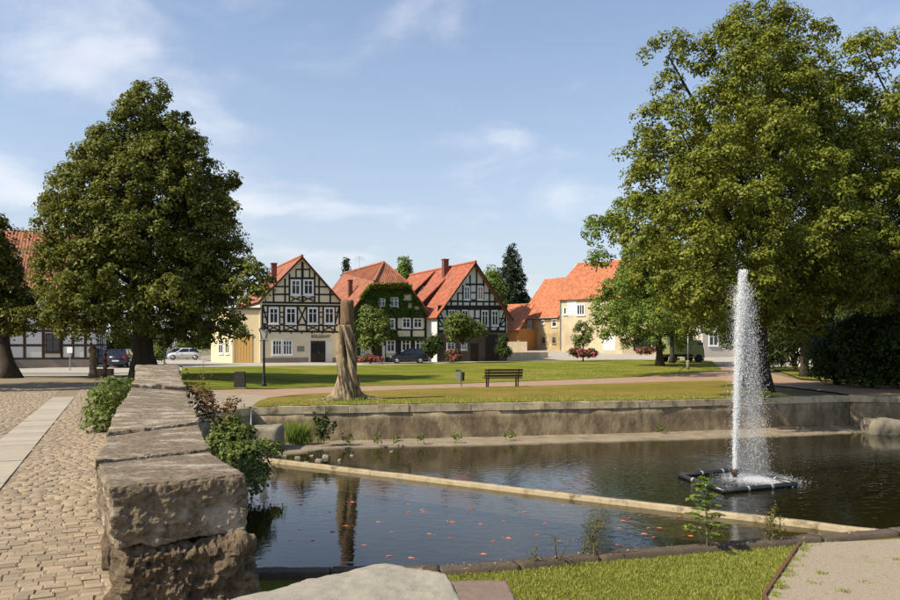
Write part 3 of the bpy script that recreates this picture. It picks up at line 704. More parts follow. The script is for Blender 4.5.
for i in range(len(edd) - 1):
    for k in range(5): fs.append((i * 7 + k, (i + 1) * 7 + k, (i + 1) * 7 + k + 1, i * 7 + k + 1))
    fs.append((i * 7 + 6, (i + 1) * 7 + 6, (i + 1) * 7, i * 7))
tag(MB().add(vs, fs).build('stone_ledge', M['apron'], None, True), 'pale worn concrete ledge along the foot of the long pond wall', 'ledge')
# weir beam across the pond
b0, b1 = G(258, 457.2, ZW + .1), G(892, 531.5, ZW + .1); dv = (b1 - b0); Ln = dv.length; dv.normalize(); nv = Vector((-dv.y, dv.x, 0)); vs, fs = [], []; n = 60
prof = [(-.085, -.5), (-.085, .075), (-.07, .1), (.07, .1), (.085, .075), (.085, -.5)]
for i in range(n + 1):
    p = b0 + dv * (Ln * i / n)
    for a, z in prof:
        w_ = .012 * mnoise.noise((p.x * 2.3, p.y * 2.3, z * 9)); vs.append((p.x + nv.x * (a + w_), p.y + nv.y * (a + w_), ZW + z + (w_ if z > 0 else 0)))
for i in range(n):
    for k in range(5): fs.append((i * 6 + k, (i + 1) * 6 + k, (i + 1) * 6 + k + 1, i * 6 + k + 1))
fs += [tuple(range(6)), tuple(range(n * 6, n * 6 + 6))]
tag(MB().add(vs, fs).build('weir_beam', M['beam'], None, True), 'long pale concrete weir beam running diagonally across the pond', 'beam')
# kerb of the near bank
kb = empty('pond_kerb', tuple(KERB[2].xy) + (ZL,), 'dark weathered stone kerb along the near bank of the pond', 'kerb')
for i in range(len(KERB) - 1):
    a, b = KERB[i], KERB[i + 1]; d = b - a; Ln = d.length; d.normalize(); nn = Vector((-d.y, d.x, 0)); n = max(1, round(Ln / 1.8))
    if a.x > 9: n = 3
    for k in range(n):
        A = a + d * (Ln * k / n + .008); B = a + d * (Ln * (k + 1) / n - .008); h = random.uniform(-.012, .012)
        q = [A - nn * .02, B - nn * .02, B + nn * .24, A + nn * .24]
        rough_block('kerb_stone', [Vector((p.x, p.y, ZW - .4)) for p in q], [Vector((p.x, p.y, -1.24 + h)) for p in q], M['kerb'], kb, (22, 6, 6), .05, .012, 3.5, random.randrange(99), .010, 14)
# rusty edging strip between grass and gravel
mb = MB()
for a, b in ((E0, E1), (E1, E2)):
    d = (b - a); d.normalize(); nn = Vector((-d.y, d.x, 0)) * .02; mb.hexa([a - nn - Vector((0, 0, .1)), b - nn - Vector((0, 0, .1)), b + nn - Vector((0, 0, .1)), a + nn - Vector((0, 0, .1))], [a - nn + Vector((0, 0, .07)), b - nn + Vector((0, 0, .07)), b + nn + Vector((0, 0, .07)), a + nn + Vector((0, 0, .07))])
tag(mb.build('edging_strip', M['rust']), 'rusty steel edging strip between the low lawn and the gravel', 'edging')

# ================================================================ BUILDINGS
class Fac:                                            # a facade plane standing on A-B
    def __init__(s, A, B, z0=0.0):
        s.A = Vector((A[0], A[1], z0)); s.B = Vector((B[0], B[1], z0)); s.u = (s.B - s.A); s.W = s.u.length; s.u.normalize()
        s.n = Vector((s.u.y, -s.u.x, 0))
        if s.n.dot(Vector((0, 0, 0)) - s.A) < 0: s.n = -s.n
    def uv(s, px, py):
        d = Vector(((px - CX) / F, 1.0, (HY - py) / F)); o = Vector((0, 0, CZ)); t = (s.A - o).dot(s.n) / d.dot(s.n); p = o + d * t
        return (p - s.A).dot(s.u), p.z - s.A.z
    def pt(s, u, v, off=0.0): return s.A + s.u * u + Vector((0, 0, v)) + s.n * off
class Zm:                                             # reads positions measured in an enlarged detail of the photograph
    def __init__(s, fac, ox, oy, k): s.f, s.ox, s.oy, s.k = fac, ox, oy, k
    def __call__(s, x, y): return s.f.uv(s.ox + x / s.k, s.oy + y / s.k)
def fbar(f, a, b, w, o0, o1, mb):
    a, b = Vector((a[0], a[1])), Vector((b[0], b[1])); d = b - a
    if d.length < 1e-4: return mb
    d.normalize(); n = Vector((-d.y, d.x)) * (w / 2)
    q = [a - n, b - n, b + n, a + n]
    return mb.hexa([f.pt(p.x, p.y, o0) for p in q], [f.pt(p.x, p.y, o1) for p in q])
BN = [0]
def beam(f, a, b, parent, w=.2, m='timber'):
    BN[0] += 1; fbar(f, a, b, w, -.03, .035 + .0015 * (BN[0] % 9), MB()).build('timber_beam', M[m], parent)
def frect(f, u0, v0, u1, v1, o0, o1, mb=None):
    mb = mb or MB(); return mb.hexa([f.pt(u0, v0, o0), f.pt(u1, v0, o0), f.pt(u1, v1, o0), f.pt(u0, v1, o0)], [f.pt(u0, v0, o1), f.pt(u1, v0, o1), f.pt(u1, v1, o1), f.pt(u0, v1, o1)])
def window(f, u0, v0, u1, v1, parent, cols=2, rows=2, m='white_paint', fw_=.13, sill=True, off=0.0, glass='glass'):
    mb = MB(); o0, o1 = off - .02, off + .075
    frect(f, u0, v0, u0 + fw_, v1, o0, o1, mb); frect(f, u1 - fw_, v0, u1, v1, o0, o1, mb); frect(f, u0 + fw_, v0, u1 - fw_, v0 + fw_, o0, o1 - .002, mb); frect(f, u0 + fw_, v1 - fw_, u1 - fw_, v1, o0, o1 - .002, mb)
    iu0, iu1, iv0, iv1 = u0 + fw_, u1 - fw_, v0 + fw_, v1 - fw_
    for c in range(1, cols):
        x = iu0 + (iu1 - iu0) * c / cols; frect(f, x - .045, iv0, x + .045, iv1, o0, o1 - .012, mb)
    hs = [iv0] + ([iv0 + (iv1 - iv0) * .68] if rows == 2 else [iv0 + (iv1 - iv0) * k / rows for k in range(1, rows)]) + [iv1]
    for y in hs[1:-1]: frect(f, iu0, y - .03, iu1, y + .03, o0, o1 - .016, mb)
    w = mb.build('window', M[m], parent)
    for c in range(cols):
        x0 = iu0 + (iu1 - iu0) * c / cols; x1 = iu0 + (iu1 - iu0) * (c + 1) / cols
        for k in range(len(hs) - 1): frect(f, x0 + .03, hs[k] + .02, x1 - .03, hs[k + 1] - .02, off - .01, off + .03).build('pane', M[glass], w)
    if sill: frect(f, u0 - .06, v0 - .09, u1 + .06, v0 - .003, off - .02, off + .14).build('sill', M[m], w)
    return w
def roof_slab(name, e0, e1, r1, r0, m, parent, th=.14):  # eave start/end, ridge end/start
    e0, e1, r1, r0 = (Vector(p) for p in (e0, e1, r1, r0)); n = (e1 - e0).cross(r0 - e0).normalized()
    if n.z < 0: n = -n
    bm = bmesh.new(); T_ = [bm.verts.new(p) for p in (e0, e1, r1, r0)]; B_ = [bm.verts.new(p - n * th) for p in (e0, e1, r1, r0)]
    bm.faces.new(T_); bm.faces.new(list(reversed(B_)))
    for i in range(4): bm.faces.new((T_[i], B_[i], B_[(i + 1) % 4], T_[(i + 1) % 4]))
    bmesh.ops.recalc_face_normals(bm, faces=bm.faces); uvl = bm.loops.layers.uv.new('UVMap'); ud = (e1 - e0).normalized(); vd = n.cross(ud)
    if vd.z < 0: vd = -vd
    for f in bm.faces:
        for l in f.loops: q = l.vert.co - e0; l[uvl].uv = (q.dot(ud), q.dot(vd))
    me = bpy.data.meshes.new(name); bm.to_mesh(me); bm.free(); me.materials.append(M[m]); o = bpy.data.objects.new(name, me); COL.objects.link(o)
    o.parent = parent
    if parent.type == 'EMPTY': o.matrix_parent_inverse = PINV(parent)
    return o
def ridge_tiles(a, b, parent, m, r=.13):
    mb = MB(); d = b - a; n = max(2, int(d.length / .4)); pts_ = [a + d * (k / n) + Vector((0, 0, .03)) for k in range(n + 1)]
    mb.tube(pts_, [r * (1 + .12 * (k % 2)) for k in range(n + 1)], 8); mb.build('ridge_tiles', M[m], parent)
def gable_house(name, fac, D, he, hr, rm, wm, label, ov=.45, peak=.5, hip=0.0, wall=True, roofname='roof'):
    h = empty(name, tuple(fac.A), label, 'house')
    W = fac.W; up = Vector((0, 0, 1))
    Lf, Rf, Pk = fac.pt(0, he), fac.pt(W, he), fac.pt(W * peak, hr)
    ring = [fac.pt(0, -.6), fac.pt(W, -.6), Rf, Pk, Lf]
    if hip:
        t = hip; ring = [fac.pt(0, -.6), fac.pt(W, -.6), Rf, Rf.lerp(Pk, 1 - t), Lf.lerp(Pk, 1 - t), Lf]
    wl_ = MB().prism([p - up * .05 if p.z > fac.A.z else p for p in ring], D).build('wall', M[wm], h)
    dn = D.normalized(); ext = -dn * ov
    el = Lf + (Lf - Pk).normalized() * ov; er = Rf + (Rf - Pk).normalized() * ov
    lift = up * .1
    back = D + dn * ov
    if not hip:
        a = roof_slab('roof', el + ext + lift, el + back + lift, Pk + back + lift, Pk + ext + lift, rm, h)
        b = roof_slab('roof', er + ext + lift, er + back + lift, Pk + back + lift, Pk + ext + lift, rm, h)
        ridge_tiles(Pk + ext + lift, Pk + back + lift, h, rm)
        for p in (el, er): # verge boards
            q = MB(); o_ = ext - dn * .02; q.hexa([p + o_ - up * .16, Pk + o_ - up * .16, Pk + o_ * .9 - up * .16, p + o_ * .9 - up * .16], [p + o_ + up * .08, Pk + o_ + up * .08, Pk + o_ * .9 + up * .08, p + o_ * .9 + up * .08]); q.build('verge_board', M['timber_brown'], h)
    else:
        hl, hrr = Lf.lerp(Pk, 1 - hip), Rf.lerp(Pk, 1 - hip); hp = Pk + dn * (hip * W * .5 * .95)
        for e, hh in ((el, hl), (er, hrr)):
            s1 = roof_slab('roof', e + ext + lift, e + back + lift, hp + back * .97 + lift, hh + ext + lift, rm, h)
            # triangle between the hip edge and the ridge
            roof_slab('roof', hh + ext + lift + up * .004, hh + ext + lift + up * .004, hp + back * .97 + lift + up * .004, hp + lift + up * .004, rm, h)
        roof_slab('roof', hl + ext * 1.3 + lift - up * .25, hrr + ext * 1.3 + lift - up * .25, hp + lift + up * .02, hp + lift + up * .02, rm, h)
        ridge_tiles(hp + lift, hp + back * .95 + lift, h, rm); ridge_tiles(hl + ext + lift, hp + lift, h, rm); ridge_tiles(hrr + ext + lift, hp + lift, h, rm)
    return h
def chimney(c, w, zb_, zt, parent, rz=0.0):
    ch = MB().box((c[0], c[1], (zb_ + zt) / 2), (w, w, zt - zb_), rz).build('chimney', M['brick'], parent)
    MB().box((c[0], c[1], zt + .05), (w + .12, w + .12, .1), rz).build('chimney_cap', M['brick'], ch)

# ---- house 1: cream half-timbered office with a gable to the green
f1 = Fac((-19.25, 76.0), (-11.55, 79.5)); D1 = Vector((-f1.u.y, f1.u.x, 0)) * 14.0; Z1 = Zm(f1, 250, 250, 5.0)
h1 = gable_house('timber_framed_house', f1, D1, 6.35, 10.9, 'roof_old', 'cream', 'cream half-timbered gabled house with BÜRGERAMT lettering above its door', ov=.4)
def B1(x0, y0, x1, y1, w=.2): beam(f1, Z1(x0, y0), Z1(x1, y1), h1, w)
for y, a, b in ((262, 62, 452), (277, 62, 450), (372, 62, 450), (405, 58, 452)): B1(a, y, b, y + (b - a) * .012, .2)
for x in (62, 89, 147, 170, 237, 283, 344, 366, 424, 447): B1(x, 277, x, 405, .17)
B1(239, 280, 281, 370, .15); B1(281, 280, 239, 370, .15)
for a, b in ((91, 145), (172, 235), (285, 342), (368, 422)): B1(a, 375, b, 402, .12); B1(b, 375, a, 402, .12)
for x in (118, 175, 197): B1(x, {118: 193, 175: 143, 197: 118}[x], x, 262, .17)
for x in (323, 345, 401): B1(x, {323: 108, 345: 135, 401: 200}[x], x, 262, .17)
B1(262, 60, 262, 262, .26); B1(193, 141, 326, 141, .2); B1(118, 183, 200, 183, .15); B1(112, 222, 200, 222, .17); B1(322, 183, 385, 185, .15); B1(322, 222, 425, 224, .17)
B1(233, 97, 300, 97, .15); B1(298, 92, 298, 140, .14); B1(230, 95, 230, 140, .14)
for y in (312, 335): B1(150, y, 170, y, .12); B1(345, y, 366, y, .12); B1(424, y, 447, y, .12); B1(62, y, 89, y, .12)
for a, b in ((205, 253), (264, 318)):
    for y0, y1 in ((230, 258), (258, 230), (238, 250), (250, 238)): B1(a, y0, b, y1, .07)
B1(64, 280, 88, 368, .14); B1(446, 280, 426, 368, .14)
for x in (100, 150, 205, 258, 310, 360, 415): B1(x, 405, x, 418, .14)
for a, b in ((93, 143), (177, 231), (287, 339), (370, 421)):
    u0, v0 = Z1(a, 370); u1, v1 = Z1(b, 288); window(f1, u0, v0, u1, v1, h1, 2, 2, fw_=.16, off=.03)
for a, b in ((203, 253), (265, 317)):
    u0, v0 = Z1(a, 225); u1, v1 = Z1(b, 149); window(f1, u0, v0, u1, v1, h1, 2, 2, fw_=.16, off=.03)
u0, v0 = Z1(110, 526); u1, v1 = Z1(212, 450); um = (u0 + u1) / 2
window(f1, u0, v0, um - .02, v1, h1, 3, 2, fw_=.12); window(f1, um + .02, v0, u1, v1, h1, 3, 2, fw_=.12)
u0, v0 = Z1(236, 508); u1, v1 = Z1(271, 481); frect(f1, u0, v0, u1, v1, -.01, .04).build('plaque', M['plaque'], h1)
u0, v0 = Z1(292, 570); u1, v1 = Z1(412, 446); v0 = 0
frect(f1, u0, v0, u0 + .16, v1, -.02, .05).build('door_surround', M['white_render'], h1); frect(f1, u1 - .1, v0, u1, v1, -.02, .05).build('door_surround', M['white_render'], h1)
u0, v0 = Z1(304, 570); u1, v1 = Z1(376, 455); dr = frect(f1, u0, .02, u1, v1, -.02, .055).build('door', M['darkdoor'], h1)
um = (u0 + u1) / 2
for a, b in ((u0 + .1, um - .06), (um + .06, u1 - .1)): frect(f1, a, 1.0, b, v1 - .25, .05, .07).build('door_pane', M['glass'], dr); frect(f1, a, .2, b, .85, .05, .068).build('door_panel', M['timber_brown'], dr)
frect(f1, um + .03, .95, um + .07, 1.15, .05, .12).build('door_handle', M['chrome'], dr)
u0, _ = Z1(378, 570); u1, _ = Z1(408, 570); sd = frect(f1, u0, .02, u1, v1 - .05, -.02, .045).build('side_panel', M['white_render'], h1)
for a, b in ((62, 292), (412, 452)):
    ua, ub = Z1(a, 500)[0], Z1(b, 500)[0]; frect(f1, ua, -.4, min(ub, f1.W), .48, -.02, .06).build('plinth', M['plinth'], h1)
tc = bpy.data.curves.new('lettering', 'FONT'); tc.body = 'BÜRGERAMT'; tc.size = .42; tc.extrude = .015; tc.space_character = 1.25
to = bpy.data.objects.new('lettering_tmp', tc); COL.objects.link(to); bpy.context.view_layer.update()
tme = bpy.data.meshes.new_from_object(to); bpy.data.objects.remove(to); tme.materials.clear(); tme.materials.append(M['timber'])
ua, va = Z1(308, 440); ub, vb = Z1(402, 424); xs = [v.co.x for v in tme.vertices]; kx = (ub - ua) / (max(xs) - min(xs)); x0 = min(xs)
for v in tme.vertices:
    q = f1.pt(ua + (v.co.x - x0) * kx, va + v.co.y * (vb - va) / .31, .03 + v.co.z); v.co = q
lo_ = bpy.data.objects.new('lettering', tme); COL.objects.link(lo_); lo_.parent = h1; lo_.matrix_parent_inverse = PINV(h1)
pk = f1.pt(f1.W * .28, 0) + D1 * .35; chimney((pk.x, pk.y), .55, 7.5, 10.6, h1, .4)
# yellow annex on its left, with an orange gate
Aq = [Vector(((261 - CX) / F * 76.2, 76.2, 0)), Vector(((232 - CX) / F * 76.0, 76.0, 0)), Vector(((211 - CX) / F * 80.5, 80.5, 0)), Vector((-24, 92, 0)), Vector((-19.0, 90, 0))]
an = empty('yellow_annex', tuple(Aq[1]), 'sunlit yellow rendered annex with orange gate left of the cream house', 'building')
MB().prism([p - Vector((0, 0, .4)) for p in Aq], (0, 0, 5.8)).build('wall', M['yellow'], an)
MB().prism([p + Vector((0, 0, 5.4)) + (p - Vector((-20.5, 83, 0))) * .03 for p in Aq], (0, 0, .2)).build('flat_roof', M['darkwall'], an)
fa = Fac(Aq[1].xy, Aq[0].xy); fb = Fac(Aq[2].xy, Aq[1].xy); Za = Zm(fa, 200, 250, 5.0); Zb = Zm(fb, 200, 250, 5.0)
u0, _ = Za(176, 560); u1, v1 = Za(262, 428); gd = frect(fa, u0, .0, u1, v1, -.02, .06).build('gate', M['orange_door'], an); frect(fa, u0 - .15, v1, u1 + .1, v1 + .14, -.02, .1).build('lintel', M['timber_brown'], an)
for k in range(1, 6): uu = u0 + (u1 - u0) * k / 6; frect(fa, uu - .012, .05, uu + .012, v1 - .05, .055, .064).build('groove', M['timber_brown'], gd)
MB().tube([fa.pt(u0 - .12, 0, .1), fa.pt(u0 - .12, 5.2, .1)], .05, 8).build('drainpipe', M['metal_grey'], an)
for a, b in ((95, 118), (128, 148)):
    u0, v0 = Zb(a, 518); u1, v1 = Zb(b, 450); window(fb, u0, v0, u1, v1, an, 2, 2, fw_=.1)
u0, v0 = Za(204, 405); u1, v1 = Za(222, 360); window(fa, u0, v0, u1, v1, an, 1, 2, fw_=.1)

# ---- house 2: creeper-covered house with a half-hipped roof
f2 = Fac((-10.5, 78.0), (-2.35, 82.0)); D2 = Vector((-f2.u.y, f2.u.x, 0)) * 14.0; Z2 = Zm(f2, 350, 280, 6.667)
h2 = gable_house('creeper_covered_house', f2, D2, 5.2, 10.7, 'roof_old', 'cream', 'half-timbered house overgrown with green creeper under a half-hipped red roof', hip=.42)
def B2(x0, y0, x1, y1, w=.2): beam(f2, Z2(x0, y0), Z2(x1, y1), h2, w, 'timber')
for x in (100, 160, 232, 310, 410, 503): B2(x, 240, x, 525, .26)
for y in (245, 330, 385): B2(40, y, 505, y, .24)
B2(330, 395, 330, 520, .5); B2(420, 395, 420, 520, .5)
for a, b, c, d in ((240, 298, 258, 325), (345, 403, 253, 322), (420, 480, 255, 322), (240, 300, 400, 482), (340, 401, 396, 476), (432, 494, 396, 470), (183, 236, 120, 180), (262, 321, 114, 180), (70, 106, 455, 500)):
    u0, v0 = Z2(a, d); u1, v1 = Z2(b, c); window(f2, u0, v0, u1, v1, h2, 2, 2, fw_=.14, off=.04)
u0, _ = Z2(168, 530); u1, v1 = Z2(212, 438); frect(f2, u0, .02, u1, v1, -.02, .06).build('door', M['darkdoor'], h2)
u0, _ = Z2(214, 530); u1, v1 = Z2(232, 438); frect(f2, u0, .02, u1, v1, -.02, .07).build('door_surround', M['white_render'], h2)
u0, v0 = Z2(-40, 560); u1, v1 = Z2(505, 480); frect(f2, 0, -.4, f2.W, .5, -.02, .05).build('plinth', M['darkwall'], h2)
pk = f2.pt(f2.W * .18, 0) + D2 * .32; chimney((pk.x, pk.y), .42, 6.5, 8.9, h2, .45)
def antenna(p, parent):
    mb = MB(); mb.tube([p, p + Vector((0, 0, 1.8))], .02, 5)
    for k in range(4): mb.tube([p + Vector((-.7 + .1 * k, 0, 1.3 + .12 * k)), p + Vector((.7 - .1 * k, .2, 1.3 + .12 * k))], .012, 4)
    mb.build('antenna', M['metal_grey'], parent)
antenna(f2.pt(f2.W * .5, 10.6) + D2 * .7, h2)
MB().box((-1.55, 84.0, 2.2), (1.7, 6, 4.4), math.atan2(f2.u.y, f2.u.x)).build('link_wall', M['white_render'], h2)

# ---- house 3: white half-timbered house with a big red roof
f3 = Fac((-1.39, 80.0), (6.38, 84.0)); D3 = Vector((-f3.u.y, f3.u.x, 0)) * 16.0; Z3 = Zm(f3, 420, 255, 5.455)
h3 = gable_house('timber_framed_house', f3, D3, 5.15, 10.75, 'roof_red', 'white_render', 'white half-timbered barn-like house with steep red roof, two dormers and brick chimney', ov=.7)
def B3(x0, y0, x1, y1, w=.2): beam(f3, Z3(x0, y0), Z3(x1, y1), h3, w)
B3(98, 287, 475, 287, .5); B3(150, 252, 440, 255, .18); B3(98, 345, 470, 347, .16); B3(98, 388, 470, 390, .18); B3(98, 416, 470, 418, .3)
for x in (100, 148, 193, 222, 264, 298, 329, 374, 384, 429, 466): B3(x, 290, x, 416, .17)
for x, y in ((170, 245), (206, 205), (234, 165), (273, 110), (308, 80), (346, 130), (378, 178), (408, 215)): B3(x, y, x, 285, .17)
B3(248, 160, 352, 160, .2); B3(205, 208, 235, 208, .14); B3(346, 208, 400, 208, .14); B3(273, 205, 308, 205, .14); B3(275, 245, 308, 245, .12)
B3(150, 412, 100, 350, .16); B3(415, 412, 466, 350, .16); B3(104, 300, 140, 384, .14); B3(462, 300, 434, 384, .14)
for a, b, c, d in ((153, 190, 300, 386), (226, 262, 300, 386), (333, 371, 303, 386), (388, 426, 303, 386)):
    u0, v0 = Z3(a, d); u1, v1 = Z3(b, c); window(f3, u0, v0, u1, v1, h3, 2, 2, fw_=.12, off=.04)
for a, b, c, d in ((237, 271, 172, 244), (311, 344, 172, 244)):
    u0, v0 = Z3(a, d); u1, v1 = Z3(b, c); window(f3, u0, v0, u1, v1, h3, 2, 2, fw_=.12, off=.04, glass='glass' if a < 300 else 'curtain')
vt = Z3(300, 418)[1]
frect(f3, 0, -.5, f3.W, vt - .15, -.05, .012).build('stone_storey', mat('brown_stone', (.14, .10, .075), (.09, .065, .05), 2.2, .9, .5, 8), h3)
for a, b, c in ((357, 430, 435), (275, 318, 482)):
    u0, _ = Z3(a, 555); u1, v1 = Z3(b, c); frect(f3, u0, .0, u1, v1, -.02, .05).build('door', M['darkdoor'], h3)
for a, b in ((145, 190), (222, 255)):
    u0, v0 = Z3(a, 518); u1, v1 = Z3(b, 478); window(f3, u0, v0, u1, v1, h3, 2, 2, fw_=.1, off=.02)
# dormers with dark cheeks on the left slope, skylight, chimney
Lf, Pk = f3.pt(0, 5.15), f3.pt(f3.W / 2, 10.75); dn = D3.normalized()
def slope(t, s_, lift=.24): return Pk.lerp(Lf, t) + dn * s_ + (Lf - Pk).cross(dn).normalized() * (lift if (Lf - Pk).cross(dn).z > 0 else -lift)
for s0, s1, t0, t1, hgt in ((4.2, 7.6, .30, 1.02, 1.25), (9.0, 15, .06, 1.0, 1.7)):
    dm = MB(); a0, b0_, a1, b1_ = slope(t0, s0, .02), slope(t1, s0, .02), slope(t0, s1, .02), slope(t1, s1, .02); up_ = Vector((0, 0, hgt))
    dm.add([a0, b0_, b0_ + up_, a1, b1_, b1_ + up_], [(0, 1, 2), (3, 5, 4), (1, 4, 5, 2)]); dd = dm.build('dormer', M['darkwall'], h3)
    e = (b0_ + up_ - a0).normalized()
    roof_slab('dormer_roof', b0_ + up_ + e * .3 - dn * .2 + Vector((0, 0, .08)), b1_ + up_ + e * .3 + dn * .2 + Vector((0, 0, .08)), a1 + dn * .2 + Vector((0, 0, .28)), a0 - dn * .2 + Vector((0, 0, .28)), 'roof_red', dd)
q = [slope(.52, 7.9, .3), slope(.52, 8.6, .3), slope(.40, 8.6, .3), slope(.40, 7.9, .3)]; sk = MB().prism(q, (0, 0, -.1)).build('skylight', M['metal_grey'], h3)
qc = (q[0] + q[1] + q[2] + q[3]) / 4; MB().prism([qc + (p - qc) * .8 + Vector((0, 0, .015)) for p in q], (0, 0, -.05)).build('pane', M['glass'], sk)
c3_ = slope(.17, 5.2, 0); chimney((c3_.x, c3_.y), .6, 8.6, 11.6, h3, .47)

# ---- small orange-roofed shed between the houses
f5 = Fac((6.6, 110.0), (9.9, 107.5), .6); D5 = Vector((3.3, 4.2, 0)) * 1.3
h5 = empty('small_house', tuple(f5.A), 'small house with bright orange roof glimpsed between the white timbered house and the stone house', 'house')
MB().prism([f5.pt(-2, -.5), f5.pt(f5.W, -.5), f5.pt(f5.W, 3.6), f5.pt(-2, 3.6)], D5).build('wall', mat('orange_boards', (.42, .20, .06), (.35, .15, .05), 3, .8), h5)
roof_slab('roof', f5.pt(-2.5, 3.4, .5), f5.pt(f5.W + .3, 3.4, .5), f5.pt(f5.W + .3, 7.4) + D5 * .55, f5.pt(-2.5, 7.4) + D5 * .55, 'roof_new', h5)
gw = MB().box((8.6, 103, 1.2), (4.0, .4, 2.2), -.2).build('garden_wall', M['old_render']); tag(gw, 'plain stone garden wall in front of the small orange-roofed house', 'wall')

# ---- stone house at the right, two ranges
f4 = Fac((10.94, 114.0), (15.75, 107.3), 1.1); D4 = -f4.n * 10.0; Z4 = Zm(f4, 500, 265, 6.0)
h4 = empty('ochre_stone_house', tuple(f4.A), 'low ochre rendered house range with steep orange roof and small windows', 'house')
he4 = f4.uv(540, 317.4)[1]
MB().prism([f4.pt(0, -.6), f4.pt(f4.W, -.6), f4.pt(f4.W, he4), f4.pt(0, he4)], D4).build('wall', M['ochre_render'], h4)
rg = D4 * .5 + Vector((0, 0, 6.2))
roof_slab('roof', f4.pt(-.35, he4 - .1, .4), f4.pt(f4.W, he4 - .1, .4), f4.pt(f4.W, he4) + rg, f4.pt(-.35, he4) + rg, 'roof_new', h4)
roof_slab('roof', f4.pt(-.35, he4 - .1) + D4, f4.pt(f4.W, he4 - .1) + D4, f4.pt(f4.W, he4) + rg, f4.pt(-.35, he4) + rg, 'roof_new', h4)
MB().prism([f4.pt(0.01, he4), f4.pt(.01, he4) + rg - Vector((0, 0, .3)), f4.pt(.01, he4) + D4], f4.u * .3).build('gable', M['ochre_render'], h4)
MB().tube([f4.pt(-.3, he4 - .15, .5), f4.pt(f4.W, he4 - .15, .5)], .07, 6).build('gutter', M['metal_grey'], h4)
for a, b, c, d in ((166, 190, 330, 385), (250, 268, 328, 355), (312, 342, 325, 372), (163, 184, 433, 473), (252, 278, 430, 473), (313, 337, 430, 473)):
    u0, v0 = Z4(a, d); u1, v1 = Z4(b, c); window(f4, u0, v0, u1, v1, h4, 1, 2, fw_=.12, m='plinth' if c > 400 else 'white_paint')
f6 = Fac((15.55, 106.2), (23.6, 100.4), 1.1); D6 = -f6.n * 10.0; Z6 = Zm(f6, 500, 265, 6.0)
h6 = empty('tall_stone_house', tuple(f6.A), 'tall pale rendered house with orange roof half hidden by the maple crown', 'house')
he6 = f6.uv(580, 298.6)[1]
MB().prism([f6.pt(0, -.6), f6.pt(f6.W, -.6), f6.pt(f6.W, he6), f6.pt(0, he6)], D6).build('wall', M['old_render'], h6)
k6 = D6 * .16 + Vector((0, 0, 3.0)); r6 = D6 * .5 + Vector((0, 0, 5.6))
roof_slab('roof', f6.pt(-.2, he6 - .1, .4), f6.pt(f6.W + .3, he6 - .1, .4), f6.pt(f6.W + .3, he6) + k6, f6.pt(-.1, he6) + k6, 'roof_new', h6)
roof_slab('roof', f6.pt(-.1, he6) + k6, f6.pt(f6.W + .3, he6) + k6, f6.pt(f6.W + .3, he6) + r6, f6.pt(.4, he6) + r6, 'roof_new', h6)
roof_slab('roof', f6.pt(-.1, he6) + D6, f6.pt(f6.W + .3, he6) + D6, f6.pt(f6.W + .3, he6) + r6, f6.pt(.4, he6) + r6, 'roof_new', h6)
MB().prism([f6.pt(.02, he6), f6.pt(.02, he6) + k6 - Vector((0, 0, .2)), f6.pt(.02, he6) + r6 - Vector((0, 0, .2)), f6.pt(.02, he6) + D6], f6.u * .3).build('gable', M['old_render'], h6)
u0, v0 = Z6(402, 303); u1, v1 = Z6(460, 210); frect(f6, u0, v0, u1, v1, -.01, .014).build('white_patch', M['white_paint'], h6)
u0, v0 = Z6(618, 505); u1, v1 = Z6(690, 412); frect(f6, u0, .05, u1, v1, -.01, .014).build('white_patch', M['white_paint'], h6)
for a, b, c, d in ((380, 403, 250, 300), (460, 511, 233, 303)):
    u0, v0 = Z6(a, d); u1, v1 = Z6(b, c); window(f6, u0, v0, u1, v1, h6, 1 if a < 400 else 3, 1, fw_=.16, off=.02)
MB().tube([f6.pt(.1, 0, .1), f6.pt(.1, he6, .1)], .06, 6).build('drainpipe', M['metal_grey'], h6)
# low garden walls in front of it
for a, b, z, l in (((505, 356.5, 82), (560, 352.5, 92), 0, 'low rubble garden wall below the ochre house'),):
    p, q = P(505, 358, 84), P(548, 355, 92); mb = MB().hexa([(p.x, p.y, 0), (q.x, q.y, 0), (q.x, q.y + .5, 0), (p.x, p.y + .5, 0)], [(p.x, p.y, .95), (q.x, q.y, .95), (q.x, q.y + .5, .95), (p.x, p.y + .5, .95)])
    o = mb.build('garden_wall', M['old_render']); tag(o, l, 'wall')
# ---- shop and pale buildings behind the maple
f7 = Fac((23.9, 99), (30.2, 98.5), .9); h7 = empty('shop_building', tuple(f7.A), 'pale shop building with dark glazed front behind the maple trunk', 'building')
MB().prism([f7.pt(-1.2, -.5), f7.pt(f7.W, -.5), f7.pt(f7.W, 5.5), f7.pt(-1.2, 5.5)], -f7.n * 9).build('wall', M['old_render'], h7)
roof_slab('roof', f7.pt(-1.5, 5.4, .5), f7.pt(f7.W + .4, 5.4, .5), f7.pt(f7.W + .4, 9.5, -4.5), f7.pt(-1.5, 9.5, -4.5), 'roof_new', h7)
for k in range(5): window(f7, .3 + k * 1.15, .2, 1.4 + k * 1.15, 2.5, h7, 1, 2, m='metal_dark' if k < 2 else 'white_paint', fw_=.1, sill=False)
f8 = Fac((31.0, 92), (40.5, 94), .7); h8 = empty('pale_house', tuple(f8.A), 'pale grey rendered house with white windows beyond the road on the right', 'house')
MB().prism([f8.pt(0, -.8), f8.pt(f8.W, -.8), f8.pt(f8.W, 6.2), f8.pt(0, 6.2)], -f8.n * 9).build('wall', mat('pale_render', (.50, .46, .40), (.44, .40, .35), 1, .9), h8)
roof_slab('roof', f8.pt(-.4, 6.1, .5), f8.pt(f8.W + .4, 6.1, .5), f8.pt(f8.W + .4, 10.5, -4.5), f8.pt(-.4, 10.5, -4.5), 'roof_red', h8)
